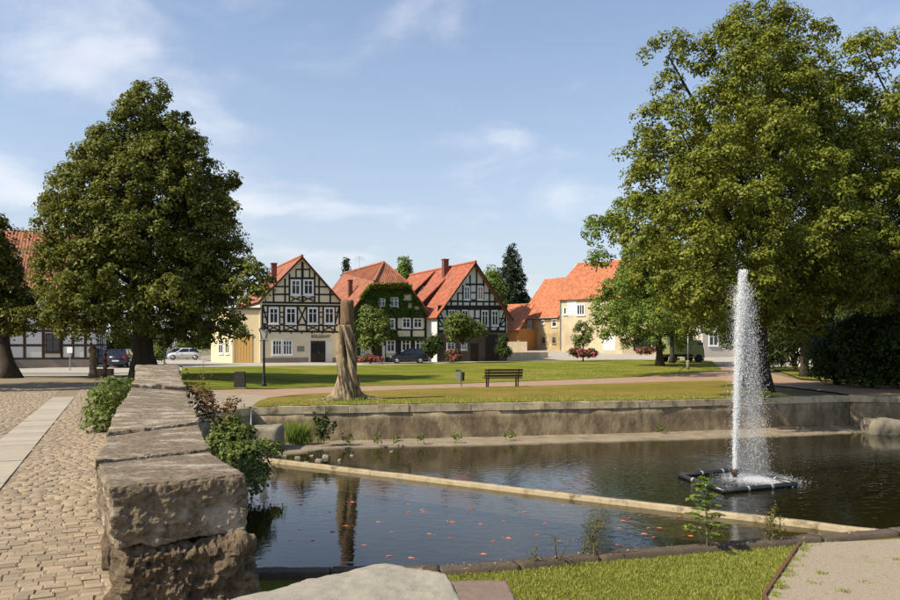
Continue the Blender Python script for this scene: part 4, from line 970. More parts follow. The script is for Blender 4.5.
for k in range(4):
    window(f8, .8 + k * 2.3, 1.0, 2.1 + k * 2.3, 2.8, h8, 2, 2); window(f8, .8 + k * 2.3, 3.9, 2.1 + k * 2.3, 5.4, h8, 2, 2)
# ---- red-roofed house glimpsed through the dark trees on the right
f9 = Fac((31.5, 58), (44, 60), -.1); h9 = empty('hidden_house', tuple(f9.A), 'white house with red roof glimpsed through the dark trees at the right', 'house')
MB().prism([f9.pt(0, -.8), f9.pt(f9.W, -.8), f9.pt(f9.W, 4.6), f9.pt(0, 4.6)], -f9.n * 8).build('wall', M['white_render'], h9)
roof_slab('roof', f9.pt(-.4, 4.5, .5), f9.pt(f9.W + .4, 4.5, .5), f9.pt(f9.W + .4, 8.8, -4.0), f9.pt(-.4, 8.8, -4.0), 'roof_red', h9)
for k in range(4): window(f9, 1 + k * 3, 1.2, 2.3 + k * 3, 2.8, h9, 2, 2)

# ---- half-timbered house at the left edge
f0 = Fac((-38.0, 57.0), (-28.5, 60.5), 0); D0 = Vector((-f0.u.y, f0.u.x, 0)) * 9; Z0 = Zm(f0, 0, 220, 3.333)
h0 = empty('timber_framed_house', tuple(f0.A), 'white timbered house with red roof behind the large tree at the left edge', 'house')
he0 = f0.uv(50, 288)[1]
MB().prism([f0.pt(-6, -.5), f0.pt(f0.W, -.5), f0.pt(f0.W, he0), f0.pt(-6, he0)], D0).build('wall', M['white_render'], h0)
rr = D0 * .5 + Vector((0, 0, f0.uv(40, 236)[1] - he0 + 1.0))
roof_slab('roof', f0.pt(-6.4, he0 - .1, .5), f0.pt(f0.W + .4, he0 - .1, .5), f0.pt(f0.W + .4, he0) + rr, f0.pt(-6.4, he0) + rr, 'roof_old', h0)
roof_slab('roof', f0.pt(-6.4, he0 - .1) + D0, f0.pt(f0.W + .4, he0 - .1) + D0, f0.pt(f0.W + .4, he0) + rr, f0.pt(-6.4, he0) + rr, 'roof_old', h0)
MB().prism([f0.pt(f0.W, he0), f0.pt(f0.W, he0) + rr - Vector((0, 0, .3)), f0.pt(f0.W, he0) + D0], -f0.u * .3).build('gable', M['white_render'], h0)
def B0(x0, y0, x1, y1, w=.22): beam(f0, Z0(x0, y0), Z0(x1, y1), h0, w, 'timber_brown')
ux = [0.2, 1.5, 2.6, 3.9, 5.0, 6.3, 7.6, 8.4, 9.3]
for x in [-5.5, -4.2, -3, -1.6] + ux: beam(f0, (x, .6), (x, he0), h0, .2, 'timber_brown')
for v in (.7, 1.75, 2.9, 3.3, 4.4, 5.6, he0 - .15): beam(f0, (-6, v), (f0.W, v), h0, .18, 'timber_brown')
frect(f0, -6, -.5, f0.W, .62, -.02, .06).build('plinth', M['plinth'], h0)
for x in (-2.9, 2.7, 6.4):
    for v in (1.2, 3.8): window(f0, x + .05, v, x + 1.1, v + 1.5, h0, 2, 2, m='timber_brown' if v < 2 else 'white_paint', fw_=.09, off=.05)
for s_ in (1.0, 3, 5, 7): fg = Fac(f0.pt(f0.W, 0).xy, (f0.pt(f0.W, 0) + D0).xy); beam(fg, (s_, .6), (s_, he0), h0, .2, 'timber_brown')
for v in (.7, 1.8, 2.9, 4.4): beam(fg, (0, v), (9, v), h0, .18, 'timber_brown')

# ================================================================ PLANTS
def leaf_verts(C, Nn, S, r, asp=.62):
    n = len(C); Nn = Nn / np.linalg.norm(Nn, axis=1, keepdims=True)
    t = r.normal(size=(n, 3)); t -= Nn * (t * Nn).sum(1, keepdims=True); t /= np.linalg.norm(t, axis=1, keepdims=True); b = np.cross(Nn, t)
    S = S[:, None]; fold = Nn * S * .16
    V = np.stack([C - t * S * .5, C + b * S * asp * .5 + fold, C + t * S * .5, C - b * S * asp * .5 + fold], 1)
    return V.reshape(-1, 3)
def leaves(name, C, Nn, S, m, parent, r):
    V = leaf_verts(C, Nn, S, r); Q = np.arange(len(V)).reshape(-1, 4); return raw_mesh(name, V, Q, m, parent)
def crown_points(lobes, nleaf, r, cr, per=60, zf=.85, keep=.25, shell=(.62, 1.06)):
    lobes = np.asarray(lobes, float); wgt = (lobes[:, 3] * lobes[:, 4] * lobes[:, 5]) ** (2 / 3); wgt /= wgt.sum(); nc = int(nleaf / per * 1.6)
    li = r.choice(len(lobes), nc, p=wgt); dr = r.normal(size=(nc, 3)); dr /= np.linalg.norm(dr, axis=1, keepdims=True)
    dr[:, 2] = np.where(dr[:, 2] < -.5, -dr[:, 2], dr[:, 2]); rad = r.uniform(shell[0], shell[1], nc)[:, None]
    c = lobes[li, :3] + dr * lobes[li, 3:6] * rad
    dmin = np.full(nc, 9.0)
    for k in range(len(lobes)):
        d = np.sqrt((((c - lobes[k, :3]) / lobes[k, 3:6]) ** 2).sum(1)); d[li == k] = 9; dmin = np.minimum(dmin, d)
    ok = (dmin > .72) | (r.random(nc) < keep); c, dr = c[ok], dr[ok]
    nl = max(1, int(nleaf / max(1, len(c)))); rep = np.repeat(np.arange(len(c)), nl); n = len(rep)
    csz = r.uniform(.55, 1.35, len(c))[rep][:, None]
    dv = r.normal(size=(n, 3)); dv /= np.linalg.norm(dv, axis=1, keepdims=True); low = (dv[:, 2] < -.3) & (r.random(n) < .6); dv[low, 2] *= -1
    rr_ = (r.uniform(.35, 1.0, n) ** .6)[:, None]
    off = dv * rr_ * np.array([1, 1, zf]) * cr * 1.75 * csz + r.normal(size=(n, 3)) * cr * .12
    C = c[rep] + off
    Nn = dv * .9 + dr[rep] * .45 + np.array([0, 0, .35]) + r.normal(size=C.shape) * .38
    return C, Nn, c
def make_lobes(r, prof, n, base, lr=(.26, .42), squash=.8, fill=.62):
    """prof: (height, radius) pairs; lobes fill that outline"""
    hs = [p[0] for p in prof]; rs = [p[1] for p in prof]; out = []; g = 2.39996
    zmid = np.linspace(hs[0], hs[-1], 200); wr = np.interp(zmid, hs, rs); cdf = np.cumsum(wr); cdf /= cdf[-1]
    for k in range(n):
        z = float(np.interp((k + .5) / n, cdf, zmid)); R = float(np.interp(z, hs, rs)); a = k * g + r.uniform(-.4, .4)
        lrad = max(.55, R * r.uniform(*lr) + .45); rho = max(0, R - lrad * r.uniform(.85, 1.15))
        out.append((base[0] + math.cos(a) * rho, base[1] + math.sin(a) * rho, base[2] + z, lrad, lrad, lrad * squash))
    for k in range(max(3, n // 5)):
        z = float(np.interp((k + .5) / max(3, n // 5), [0, 1], [hs[0] + .1 * (hs[-1] - hs[0]), hs[-1] * .92])); R = float(np.interp(z, hs, rs)); out.append((base[0], base[1], base[2] + z, R * fill, R * fill, R * fill * .8))
    return out
def trunk_mesh(base, top, r0, r1, lobes, parent, m, seed, limbs=14, n=12, flare=1.7, lmb=.26):
    rr_ = random.Random(seed); base, top = Vector(base), Vector(top); mb = MB(); pts_, rad = [], []
    for k in range(11):
        t = k / 10; p = base.lerp(top, t) + Vector((mnoise.noise((seed, t * 2, 0)), mnoise.noise((t * 2, seed, 3)), 0)) * .25 * r0 * (t > 0) * 3
        pts_.append(p); rad.append((r0 + (r1 - r0) * t) * (1 + (flare - 1) * max(0, 1 - t * 9) ** 1.5))
    pts_[0].z -= .15; mb.tube(pts_, rad, n)
    ls = sorted(lobes, key=lambda l: rr_.random())[:limbs]
    for l in ls:
        c = Vector(l[:3]); t = rr_.uniform(.35, .95); hz_ = min(max((c.z - base.z) * .55, (top.z - base.z) * .35), (top.z - base.z) * .97); t = hz_ / (top.z - base.z)
        s_ = base.lerp(top, t); mid = s_.lerp(c, .5) + Vector((rr_.uniform(-.3, .3), rr_.uniform(-.3, .3), rr_.uniform(-.5, .1))); rb = (r0 + (r1 - r0) * t) * lmb * rr_.uniform(1.2, 2.0)
        ps = []
        for q in range(7):
            w = q / 6; ps.append(s_ * (1 - w) ** 2 + mid * 2 * w * (1 - w) + c * w * w)
        mb.tube(ps, [rb * (1 - .8 * q / 6) for q in range(7)], 6)
    return mb.build('trunk', m, parent, True)
def tree(name, label, base, prof, nl, ls, m, seed, nlobes=40, tr=(.5, .15), cr=.4, bark='bark', extra=(), group=None, per=60, limbs=14, cat='tree', lr=(.26, .42), keep=.25, top=.86, lean=(0, 0)):
    r = np.random.default_rng(seed); o = empty(name, tuple(base), label, cat, group)
    lb = make_lobes(r, prof, nlobes, base, lr); 
    lb = [(l[0] + lean[0] * (l[2] - base[2]), l[1] + lean[1] * (l[2] - base[2]), *l[2:]) for l in lb] + [tuple(e) for e in extra]
    C, Nn, _ = crown_points(lb, nl, r, cr, per, keep=keep); S = ls * r.uniform(.6, 1.3, len(C))
    leaves('crown', C, Nn, S, M[m], o, r)
    H = prof[-1][0]; trunk_mesh(base, (base[0] + lean[0] * H, base[1] + lean[1] * H, base[2] + H * top), tr[0], tr[1], lb, o, M[bark], seed, limbs)
    return o
def bush(name, label, lobes, nl, ls, m, seed, cr=.16, group=None, cat='shrub', per=40, base=None):
    r = np.random.default_rng(seed); c = np.asarray(lobes); z0 = (c[:, 2] - c[:, 5]).min(); b = base or (c[:, 0].mean(), c[:, 1].mean(), z0)
    o = empty(name, tuple(b), label, cat, group); C, Nn, cc = crown_points(lobes, nl, r, cr, per)
    C[:, 2] = np.maximum(C[:, 2], z0 - .05)
    leaves('foliage', C, Nn, ls * r.uniform(.6, 1.3, len(C)), M[m], o, r)
    mb = MB(); 
    for k in range(0, len(lobes)):
        p = Vector(lobes[k][:3]); s_ = Vector((b[0], b[1], z0)) + Vector((r.uniform(-.1, .1), r.uniform(-.1, .1), 0)); mb.tube([s_, s_.lerp(p, .5) + Vector((r.uniform(-.1, .1), r.uniform(-.1, .1), 0)), p], [max(.01, lobes[k][5] * .06), max(.008, lobes[k][5] * .045), .006], 5)
    mb.build('stem', M['bark'], o); return o
def PL(px, py, d, rpx, ry=None, dep=1.0):              # a lobe seen at a pixel, at a distance, radius in pixels
    p = P(px, py, d); k = d / F; return (p.x, p.y, p.z, rpx * k, rpx * k * dep, (ry or rpx) * k)

# ---- the large lime on the left
KL = 40.0 / 46; lt = ((145 - CX) / F * 40, 40.0, 0.0)
lprof = [(2.2, 4.6), (3.4, 6.0), (5, 6.3), (7, 6.1), (9.4, 5.8), (11.6, 5.0), (13.4, 3.9), (15.2, 2.5), (16.6, 1.5), (17.4, .6)]; lprof = [(a * KL + .22, b * KL) for a, b in lprof]
ext = [PL(225, 215, 45, 20, 16), PL(228, 185, 46, 14, 12), PL(245, 285, 44, 26, 24), PL(60, 210, 46, 20, 17), PL(62, 265, 45, 24, 20), PL(150, 100, 46, 20, 17), PL(125, 118, 46, 18, 16), PL(183, 122, 47, 9, 10), PL(85, 165, 46, 20, 15), PL(185, 150, 45, 22, 18), PL(75, 320, 44, 26, 18), PL(125, 310, 42, 26, 20), PL(215, 320, 44, 26, 16), PL(170, 300, 41, 24, 22), PL(50, 298, 43, 24, 18), PL(45, 318, 43, 24, 12), PL(80, 334, 42, 22, 10), PL(255, 300, 43, 14, 14), PL(235, 335, 43, 14, 8)]; ext = [(a * KL, b * KL, (c - CZ) * KL + CZ, d * KL, e * KL, f * KL) for a, b, c, d, e, f in ext]
tree('lime_tree', 'large dense rounded lime tree left of the cream half-timbered house', lt, lprof, 180000, .175, 'lime_dark', 21, 52, (.55, .18), .22, extra=ext, limbs=20, per=56, lr=(.2, .34))
# ---- tree cut by the left edge
et = (G(12, 378, 0).x, G(12, 378, 0).y, 0.0); 
tree('lime_tree', 'shady tree cut off by the left picture edge with thick dark trunk', et, [(2.4, 1.3), (4, 1.7), (6, 1.6), (8, 1.3), (9.4, .5)], 22000, .19, 'lime_dark', 22, 16, (.36, .14), .22, limbs=9, lean=(-.2, 0), per=56, extra=[PL(10, 285, 40, 14, 20), PL(22, 308, 40, 16, 16), PL(8, 325, 40, 18, 14), PL(36, 322, 40.5, 12, 9)])
# ---- the tall lime on the right, behind the fountain
rt = GT(757, 391); rt = (rt.x, rt.y, rt.z)
rprof = [(2.6, 3.2), (3.8, 4.6), (5.4, 5.0), (7.4, 5.0), (9.2, 4.6), (10.8, 3.9), (12.2, 3.0), (13.6, 2.2), (14.6, 1.5), (15.3, .6)]
ext = [PL(668, 55, 28.5, 24, 20), PL(672, 85, 29, 18, 14), PL(755, 25, 29, 30, 22), PL(812, 45, 29, 26, 24), PL(720, 60, 28, 30, 26), PL(640, 150, 28, 22, 26), PL(640, 215, 28, 26, 24), PL(745, 75, 27, 32, 26), PL(790, 85, 28, 30, 26), PL(815, 110, 28, 30, 26), PL(655, 275, 27.5, 32, 24), PL(700, 300, 26.5, 34, 20), PL(700, 250, 26, 36, 24), PL(650, 180, 28, 26, 22), PL(790, 250, 26, 40, 22), PL(840, 230, 26.5, 40, 24), PL(680, 130, 28, 36, 30), PL(668, 165, 27.5, 36, 28), PL(690, 190, 27, 40, 30), PL(665, 225, 27, 34, 28), PL(720, 110, 27, 36, 30), PL(730, 160, 26, 40, 32), PL(640, 245, 28, 26, 22), PL(775, 140, 26, 42, 34), PL(745, 210, 25.5, 44, 30), PL(700, 215, 26, 40, 30), PL(810, 180, 26, 42, 34), PL(655, 120, 28.5, 18, 18), PL(745, 285, 26.5, 34, 18), PL(715, 316, 27.5, 26, 13), PL(680, 308, 28, 26, 14), PL(780, 32, 29, 28, 20), PL(735, 42, 28.5, 24, 20), PL(770, 60, 28, 30, 24), PL(800, 65, 28.5, 26, 22)]
tree('lime_tree', 'tall broad lime tree with yellow-green crown rising behind the fountain', rt, rprof, 230000, .13, 'lime', 31, 50, (.46, .2), .185, extra=ext, limbs=24, lean=(.05, 0), lr=(.2, .34), per=56)
r2 = (22.6, 33.5, T(22.6, 33.5))
tree('lime_tree', 'wide lime tree with yellow-green crown at the right picture edge', r2, [(3.2, 3.5), (4.6, 5.2), (6.6, 5.6), (9, 5.4), (11, 4.6), (13, 3.4), (14.4, 2.2), (15.6, 1.0)], 170000, .14, 'lime', 33, 48, (.5, .2), .2, limbs=22, per=56,
     extra=[PL(860, 70, 31, 36, 26), PL(895, 55, 32, 34, 24), PL(880, 120, 30, 36, 30), PL(850, 160, 30, 34, 30), PL(850, 110, 31, 30, 28), PL(890, 200, 29, 40, 30), PL(840, 200, 29, 36, 30), PL(870, 255, 29, 42, 26), PL(820, 265, 30, 36, 22), PL(900, 280, 29, 40, 26), PL(850, 300, 31, 36, 22), PL(840, 90, 30, 24, 20), PL(865, 48, 31, 22, 14)], lr=(.2, .34))
# ---- lighter maple behind it and its neighbour
mt = GT(660, 366.5); mt = (mt.x, mt.y, mt.z)
ext = [PL(608, 235, 50, 24, 22), PL(600, 262, 50, 14, 12), PL(620, 300, 49, 26, 20), PL(645, 325, 47, 34, 15), PL(612, 320, 47, 26, 12), PL(690, 325, 48, 30, 14), PL(640, 215, 51, 30, 22), PL(598, 336, 46, 12, 6)]
tree('maple_tree', 'light green maple on the lawn left of the tall lime', mt, [(1.9, 3.0), (3.0, 4.4), (5, 4.6), (7, 4.3), (9, 3.5), (11, 2.0), (12, .7)], 80000, .19, 'maple', 41, 30, (.30, .1), .24, extra=ext, limbs=14, lean=(-.04, 0), per=50)
m2 = GT(672, 363.5); tree('maple_tree', 'slim dark-trunked maple standing close behind the light green maple', (m2.x, m2.y, m2.z), [(2.8, 2.0), (5, 3.2), (8, 2.8), (10.5, .8)], 16000, .24, 'maple', 42, 16, (.22, .08), .36, limbs=8)
# ---- shady trees and shrubs at the right
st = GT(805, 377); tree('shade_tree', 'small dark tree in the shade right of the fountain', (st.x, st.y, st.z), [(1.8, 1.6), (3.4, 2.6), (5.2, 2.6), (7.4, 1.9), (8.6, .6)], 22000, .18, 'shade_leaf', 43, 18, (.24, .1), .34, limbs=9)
bgs = [(838, 356, 38, 26, 32), (870, 352, 35.5, 34, 40), (908, 352, 34.5, 36, 42), (822, 310, 50, 40, 44), (885, 300, 42, 46, 40), (950, 340, 35, 40, 50), (765, 345, 56, 24, 26), (795, 335, 54, 30, 34), (745, 330, 60, 26, 24)]
for k, (px, py, d, rr_, ry) in enumerate(bgs):
    lbs = [PL(px + random.uniform(-.5, .5) * rr_, py + random.uniform(-.4, .35) * ry, d + random.uniform(-1, 1), rr_ * .55, ry * .5) for _ in range(9)] + [PL(px - rr_ * .3, py + ry * .55, d, rr_ * .6, ry * .45), PL(px + rr_ * .3, py + ry * .55, d, rr_ * .6, ry * .45)]
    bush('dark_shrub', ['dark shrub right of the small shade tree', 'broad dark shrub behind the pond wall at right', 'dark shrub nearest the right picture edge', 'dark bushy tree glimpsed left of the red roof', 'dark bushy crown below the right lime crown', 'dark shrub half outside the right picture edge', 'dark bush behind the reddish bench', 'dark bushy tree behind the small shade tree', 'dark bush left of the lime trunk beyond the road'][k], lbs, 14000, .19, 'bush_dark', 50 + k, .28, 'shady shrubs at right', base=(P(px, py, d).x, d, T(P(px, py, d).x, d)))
# ---- shrubs by the houses
def lb_set(px, py, d, rx, ry, n, sd, k=.5):
    rr_ = random.Random(sd); out = []
    for _ in range(n):
        a, q = rr_.uniform(0, 6.28), rr_.uniform(.2, .75) ** .5; out.append(PL(px + math.cos(a) * rx * q * .8, py - math.sin(a) * ry * q * .8, d + rr_.uniform(-1, 1) * rx * d / F * .6, rx * k * rr_.uniform(.7, 1.1), ry * k * rr_.uniform(.6, 1.0)))
    return out
bush('garden_tree', 'green small tree in front of the creeper-covered house', lb_set(373, 332, 74, 14, 20, 16, 3) + [PL(367, 316, 74, 6, 8)], 9000, .26, 'bush', 61, .3, cat='tree', base=(P(373, 350, 74).x, 74, 0))
bush('garden_tree', 'round green small tree in front of the white half-timbered house', lb_set(461, 330, 75, 15, 13, 16, 4) + [PL(478, 334, 75, 8, 8)], 9000, .26, 'bush', 62, .3, cat='tree', base=(P(463, 350, 75).x, 75, 0))
bush('shrub', 'dark ivy-like shrub between the two red-roofed houses', lb_set(432, 346, 78, 8, 14, 10, 5), 5000, .25, 'bush_dark', 63, .3, base=(P(432, 350, 78).x, 78, 0))
bush('shrub', 'dark shrub at the right corner of the white half-timbered house', lb_set(504, 347, 81, 7, 10, 8, 6), 4000, .25, 'bush_dark', 64, .3, base=(P(504, 350, 81).x, 81, 0))
def flowers(px, py, d, rx, ry, label, sd, n=1500, gn=1500):
    z0 = T(P(px, py, d).x, d); o = bush('flower_bed', label, [(l[0], l[1], max(l[2], z0 + .2), l[3], l[4], l[5]) for l in lb_set(px, py, d, rx, ry, 9, sd, .55)], gn, .16, 'bush_dark', sd, .16, 'flower beds along the road', cat='flowers', base=(P(px, py, d).x, d, z0))
    r = np.random.default_rng(sd); C, Nn, _ = crown_points([(l[0], l[1], max(l[2], z0 + .2), l[3] * 1.08, l[4] * 1.08, l[5] * 1.12) for l in lb_set(px, py, d, rx, ry, 9, sd, .55)], n, r, .12, 12, shell=(.9, 1.1)); leaves('blossoms', C, Nn, .13 * r.uniform(.6, 1.3, len(C)), M['flower'], o, r)
flowers(370, 360.5, 73, 11, 4, 'pink flower bed below the creeper-covered house', 71); flowers(453, 357, 74, 9, 6, 'reddish flowering bushes before the white half-timbered house', 72, 700); flowers(577, 353.5, 80, 8, 5, 'left half of the pink flower bed at the round little tree', 73); flowers(588, 353.5, 80.5, 8, 5, 'right half of the pink flower bed at the round little tree', 74); flowers(648, 351.5, 82, 10, 4, 'pink flower bed behind the maple trunk', 75)
bt = P(583, 352, 81); tree('round_tree', 'small round street tree growing from the pink flower bed', (bt.x, 81, T(bt.x, 81)), [(1.6, .7), (2.4, 1.1), (3.2, .9), (3.9, .35)], 3500, .18, 'bush', 76, 12, (.07, .03), .22, limbs=6)
for k, (px, py, d, rx, ry, lab, mm_) in enumerate([(124, 347, 66, 14, 12, 'light green bush behind the parked dark car at left', 'bush'), (100, 352, 72, 12, 12, 'dark green bush between gate pillar and timbered house', 'bush_dark'), (155, 350, 62, 9, 12, 'green bush beside the street sign post', 'bush'), (196, 345, 120, 18, 6, 'distant green hedge left of the yellow annex', 'bush'), (140, 335, 100, 50, 22, 'dark trees far behind the large lime', 'bush_dark'), (215, 335, 140, 22, 14, 'distant trees behind the yellow annex', 'bush'), (60, 340, 90, 40, 20, 'dark trees far behind the left timbered house', 'bush_dark')]):
    bush('hedge_bush', lab, lb_set(px, py, d, rx, ry, 14, 80 + k), 6000, .2 * d / 70, mm_, 80 + k, .25 * d / 70, base=(P(px, py, d).x, d, 0))
# trees behind the houses
def bgtree(px, py, d, rpx, hpx, lab, m, sd, nl=12000, name='background_tree'):
    p = P(px, py, d); z0 = T(p.x, d); H = p.z + hpx * d / F - z0; R = rpx * d / F
    tree(name, lab, (p.x, d, z0), [(H * .3, R * .6), (H * .5, R), (H * .75, R * .9), (H * .92, R * .5), (H, R * .15)], nl, .34, m, sd, 20, (.3, .1), .5, limbs=7, group='trees behind the houses')
bgtree(492, 290, 108, 14, 22, 'light green tree behind the right slope of the white half-timbered house', 'maple', 91); bgtree(404, 285, 112, 10, 26, 'green treetop showing above the red roofs in the middle', 'maple', 92); bgtree(522, 310, 125, 12, 14, 'dark tree behind the small orange-roofed house', 'shade_leaf', 93); bgtree(385, 292, 120, 12, 24, 'small treetop just above the ridge of the half-hipped roof', 'maple', 94)
def spruce(px, ytop, d, wpx, lab, sd, nl=16000, zb_=0):
    r = np.random.default_rng(sd); top = P(px, ytop, d); z0 = T(top.x, d); H = top.z - z0; R = wpx * d / F; o = empty('spruce_tree', (top.x, d, z0), lab, 'tree', 'spruces behind the houses')
    MB().tube([(top.x, d, z0), (top.x, d, top.z)], [.3, .03], 8).build('trunk', M['bark'], o, True)
    C, Nn = [], []; nb_ = 150; mb = MB()
    for k in range(nb_):
        t = 1 - (k / nb_) ** .8 * .9; z = z0 + H * (1 - (1 - t)); a = k * 2.39996 + r.uniform(-.3, .3); ln = R * (1.04 - t) ** .8 * r.uniform(.65, 1.15) + .25
        n = max(12, int(nl / nb_ * ln / R * 1.7)); s_ = r.random(n) ** .7; x = top.x + math.cos(a) * ln * s_; y = d + math.sin(a) * ln * s_; zz = z - ln * .35 * s_ + ln * .18 * s_ ** 3
        C.append(np.stack([x, y, zz], 1) + r.normal(size=(n, 3)) * [.16, .16, .16] - np.array([0, 0, 1]) * np.abs(r.normal(size=(n, 1))) * .22); Nn.append(r.normal(size=(n, 3)) * .7 + [0, 0, .6])
    C, Nn = np.concatenate(C), np.concatenate(Nn); leaves('needles', C, Nn, .34 * r.uniform(.6, 1.2, len(C)), M['spruce'], o, r)
spruce(511, 244, 122, 36, 'tall dark spruce behind the white half-timbered house', 95, 34000); spruce(346, 257.5, 110, 9, 'dark spruce tip above the ridge left of the half-hipped roof', 96, 9000)

# ---- creeper on house 2
r = np.random.default_rng(7); regs = [([(70, 130), (115, 50), (400, 50), (490, 210), (510, 245), (30, 245), (35, 190)], 6500), ([(30, 245), (240, 245), (235, 330), (300, 330), (320, 385), (500, 385), (505, 405), (230, 400), (30, 400)], 3400), ([(20, 200), (60, 150), (60, 500), (20, 500)], 900)]
holes = [(185, 118, 236, 182), (262, 112, 322, 182), (85, 158, 128, 198), (350, 95, 412, 140), (380, 150, 412, 190), (240, 256, 300, 326), (425, 170, 460, 200)]
C, Nn = [], []
for poly, n in regs:
    xs = [p[0] for p in poly]; ys = [p[1] for p in poly]; c = 0
    while c < n:
        x, y = r.uniform(min(xs), max(xs)), r.uniform(min(ys), max(ys)); wob = 8 * mnoise.noise((x * .05, y * .05, 1))
        if inside(poly, x, y) and not any(a + wob < x < b_ + wob and cc < y < dd for a, cc, b_, dd in holes):
            u, v = Z2(x, y); q = f2.pt(u, v, r.uniform(.06, .32) + .15 * mnoise.noise((x * .03, y * .03, 5))); C.append(q); Nn.append(f2.n * .8 + Vector(r.normal(size=3) * .5) + Vector((0, 0, .4))); c += 1
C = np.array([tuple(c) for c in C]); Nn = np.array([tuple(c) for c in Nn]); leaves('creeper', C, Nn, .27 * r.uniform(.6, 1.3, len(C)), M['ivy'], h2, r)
C, Nn = [], []
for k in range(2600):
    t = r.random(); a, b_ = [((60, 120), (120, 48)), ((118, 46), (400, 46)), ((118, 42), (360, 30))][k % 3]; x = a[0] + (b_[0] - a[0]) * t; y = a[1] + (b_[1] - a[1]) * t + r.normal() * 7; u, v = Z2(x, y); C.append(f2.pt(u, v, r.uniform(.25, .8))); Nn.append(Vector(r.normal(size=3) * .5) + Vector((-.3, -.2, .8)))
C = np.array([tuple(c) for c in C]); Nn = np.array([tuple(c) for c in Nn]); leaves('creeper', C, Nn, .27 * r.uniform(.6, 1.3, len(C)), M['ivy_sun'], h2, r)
tree('lime_tree', 'lime tree beyond the left picture edge shading the cobbled way', (-22.3, 29.0, 0), [(2.4, 2.6), (4, 3.8), (6, 4.0), (8, 3.2), (10.5, .8)], 22000, .24, 'lime_dark', 23, 20, (.4, .15), .4, limbs=8, per=120)

# ---- plants on and beside the old wall
bush('wall_creeper', 'leafy green creeper growing over the left side of the old wall end', [(-7.6, 17.2, .35, .45, .6, .45), (-7.3, 16.4, .5, .4, .5, .4), (-7.9, 18.4, .35, .5, .6, .45), (-8.2, 19.6, .35, .5, .7, .45), (-7.7, 20.4, .6, .5, .6, .45), (-7.0, 15.4, .45, .35, .5, .35), (-6.9, 15.0, .15, .3, .4, .3)], 6500, .10, 'bush', 101, .14, base=(-7.4, 17, 0))
bush('elder_bush', 'leafy green bush growing from the pond side of the old wall', [PL(228, 428, 18.5, 11, 9), PL(224, 443, 18.2, 13, 10), PL(240, 438, 18.2, 13, 9), PL(250, 455, 17.4, 14, 9), PL(236, 458, 17, 14, 10), PL(254, 472, 16, 13, 8), PL(256, 487, 14.8, 7, 5), PL(264, 447, 18, 10, 4), PL(276, 451, 17.8, 8, 3)], 4800, .11, 'bush', 102, .12, base=(-4.7, 17.5, -1.5))
bush('bramble', 'reddish bramble on the pond wall behind the old wall', [PL(200, 398, 13.5, 9, 9), PL(207, 408, 13, 9, 7), PL(222, 412, 13, 10, 6), PL(212, 418, 12.5, 10, 8), PL(234, 408, 14, 6, 4), PL(190, 392, 14, 6, 6)], 700, .075, 'redleaf', 103, .10, base=(-4.9, 13.6, -.6))
def weed(name, label, base, h, n, seed, m='weed', ls=.06, nl=60, spread=.25, cat='plant', group=None):
    r = np.random.default_rng(seed); o = empty(name, tuple(base), label, cat, group); mb = MB(); C = []; base = Vector(base)
    for k in range(n):
        tip = base + Vector((r.normal() * spread, r.normal() * spread, h * r.uniform(.65, 1.05))); s_ = base + Vector((r.normal() * .05, r.normal() * .05, 0)); mid = s_.lerp(tip, .5) + Vector((0, 0, h * .06)); ps = [s_, mid, tip]; mb.tube(ps, [.009, .006, .003], 4)
        for q in range(nl):
            t = r.uniform(.15, 1); p = s_ * (1 - t) ** 2 + mid * 2 * t * (1 - t) + tip * t * t; C.append(p + Vector(r.normal(size=3)) * (.03 + .05 * (1 - t)))
    mb.build('stem', M['stem'], o); C = np.array([tuple(c) for c in C]); leaves('leaf_mass', C, r.normal(size=C.shape) + [0, 0, .5], ls * r.uniform(.6, 1.3, len(C)), M[m], o, r)['kind'] = 'stuff'; return o
weed('tall_weed', 'dry tall weed standing above the pond wall beside the old wall', GT(205, 398) - Vector((0, 0, .1)), 1.5, 4, 111, 'weed', .07, 26, .35)
weed('dock_plant', 'dark leafy dock plant at the foot of the pond wall', G(322, 443, -1.35), .95, 7, 112, 'bush_dark', .14, 40, .22)
weed('kerb_weed', 'feathery brownish weed on the near pond kerb, left of the sapling', G(590, 555, -1.25), .62, 6, 113, 'weed', .03, 60, .13); weed('kerb_weed', 'small feathery weed on the kerb right of the sapling', G(772, 541, -1.25), .48, 6, 114, 'weed', .035, 60, .10); weed('kerb_weed', 'thin wispy weed on the kerb far left of the sapling', G(556, 560, -1.25), .4, 3, 115, 'weed', .025, 30, .16)
weed('kerb_weed', 'tiny green weed at the left end of the visible kerb', G(537, 562, -1.25), .16, 3, 116, 'bush', .03, 20, .05)
for k, (px, py, h) in enumerate([(378, 443, .3), (395, 443, .25), (347, 442, .3), (420, 441, .2), (660, 431, .2), (512, 438, .2), (455, 440, .15)]): weed('wall_weed', f'small green weed tuft at the foot of the pond wall, {["first", "second", "third", "fourth", "fifth", "sixth", "seventh"][sorted([378, 395, 347, 420, 660, 512, 455]).index(px)]} from the dock plant', G(px, py, -1.36), h, 4, 120 + k, 'bush', .08, 16, .12, group='weeds at the wall foot')
pts = [tuple(G(298, 443, -1.4) + Vector((r.normal() * .22, r.normal() * .12, 0))) for _ in range(260)]
ir = blades('iris_clump', pts, .68, .014, M['reed'], .45, 9); tag(ir, 'clump of upright sword-like iris leaves at the pond edge', 'plant')
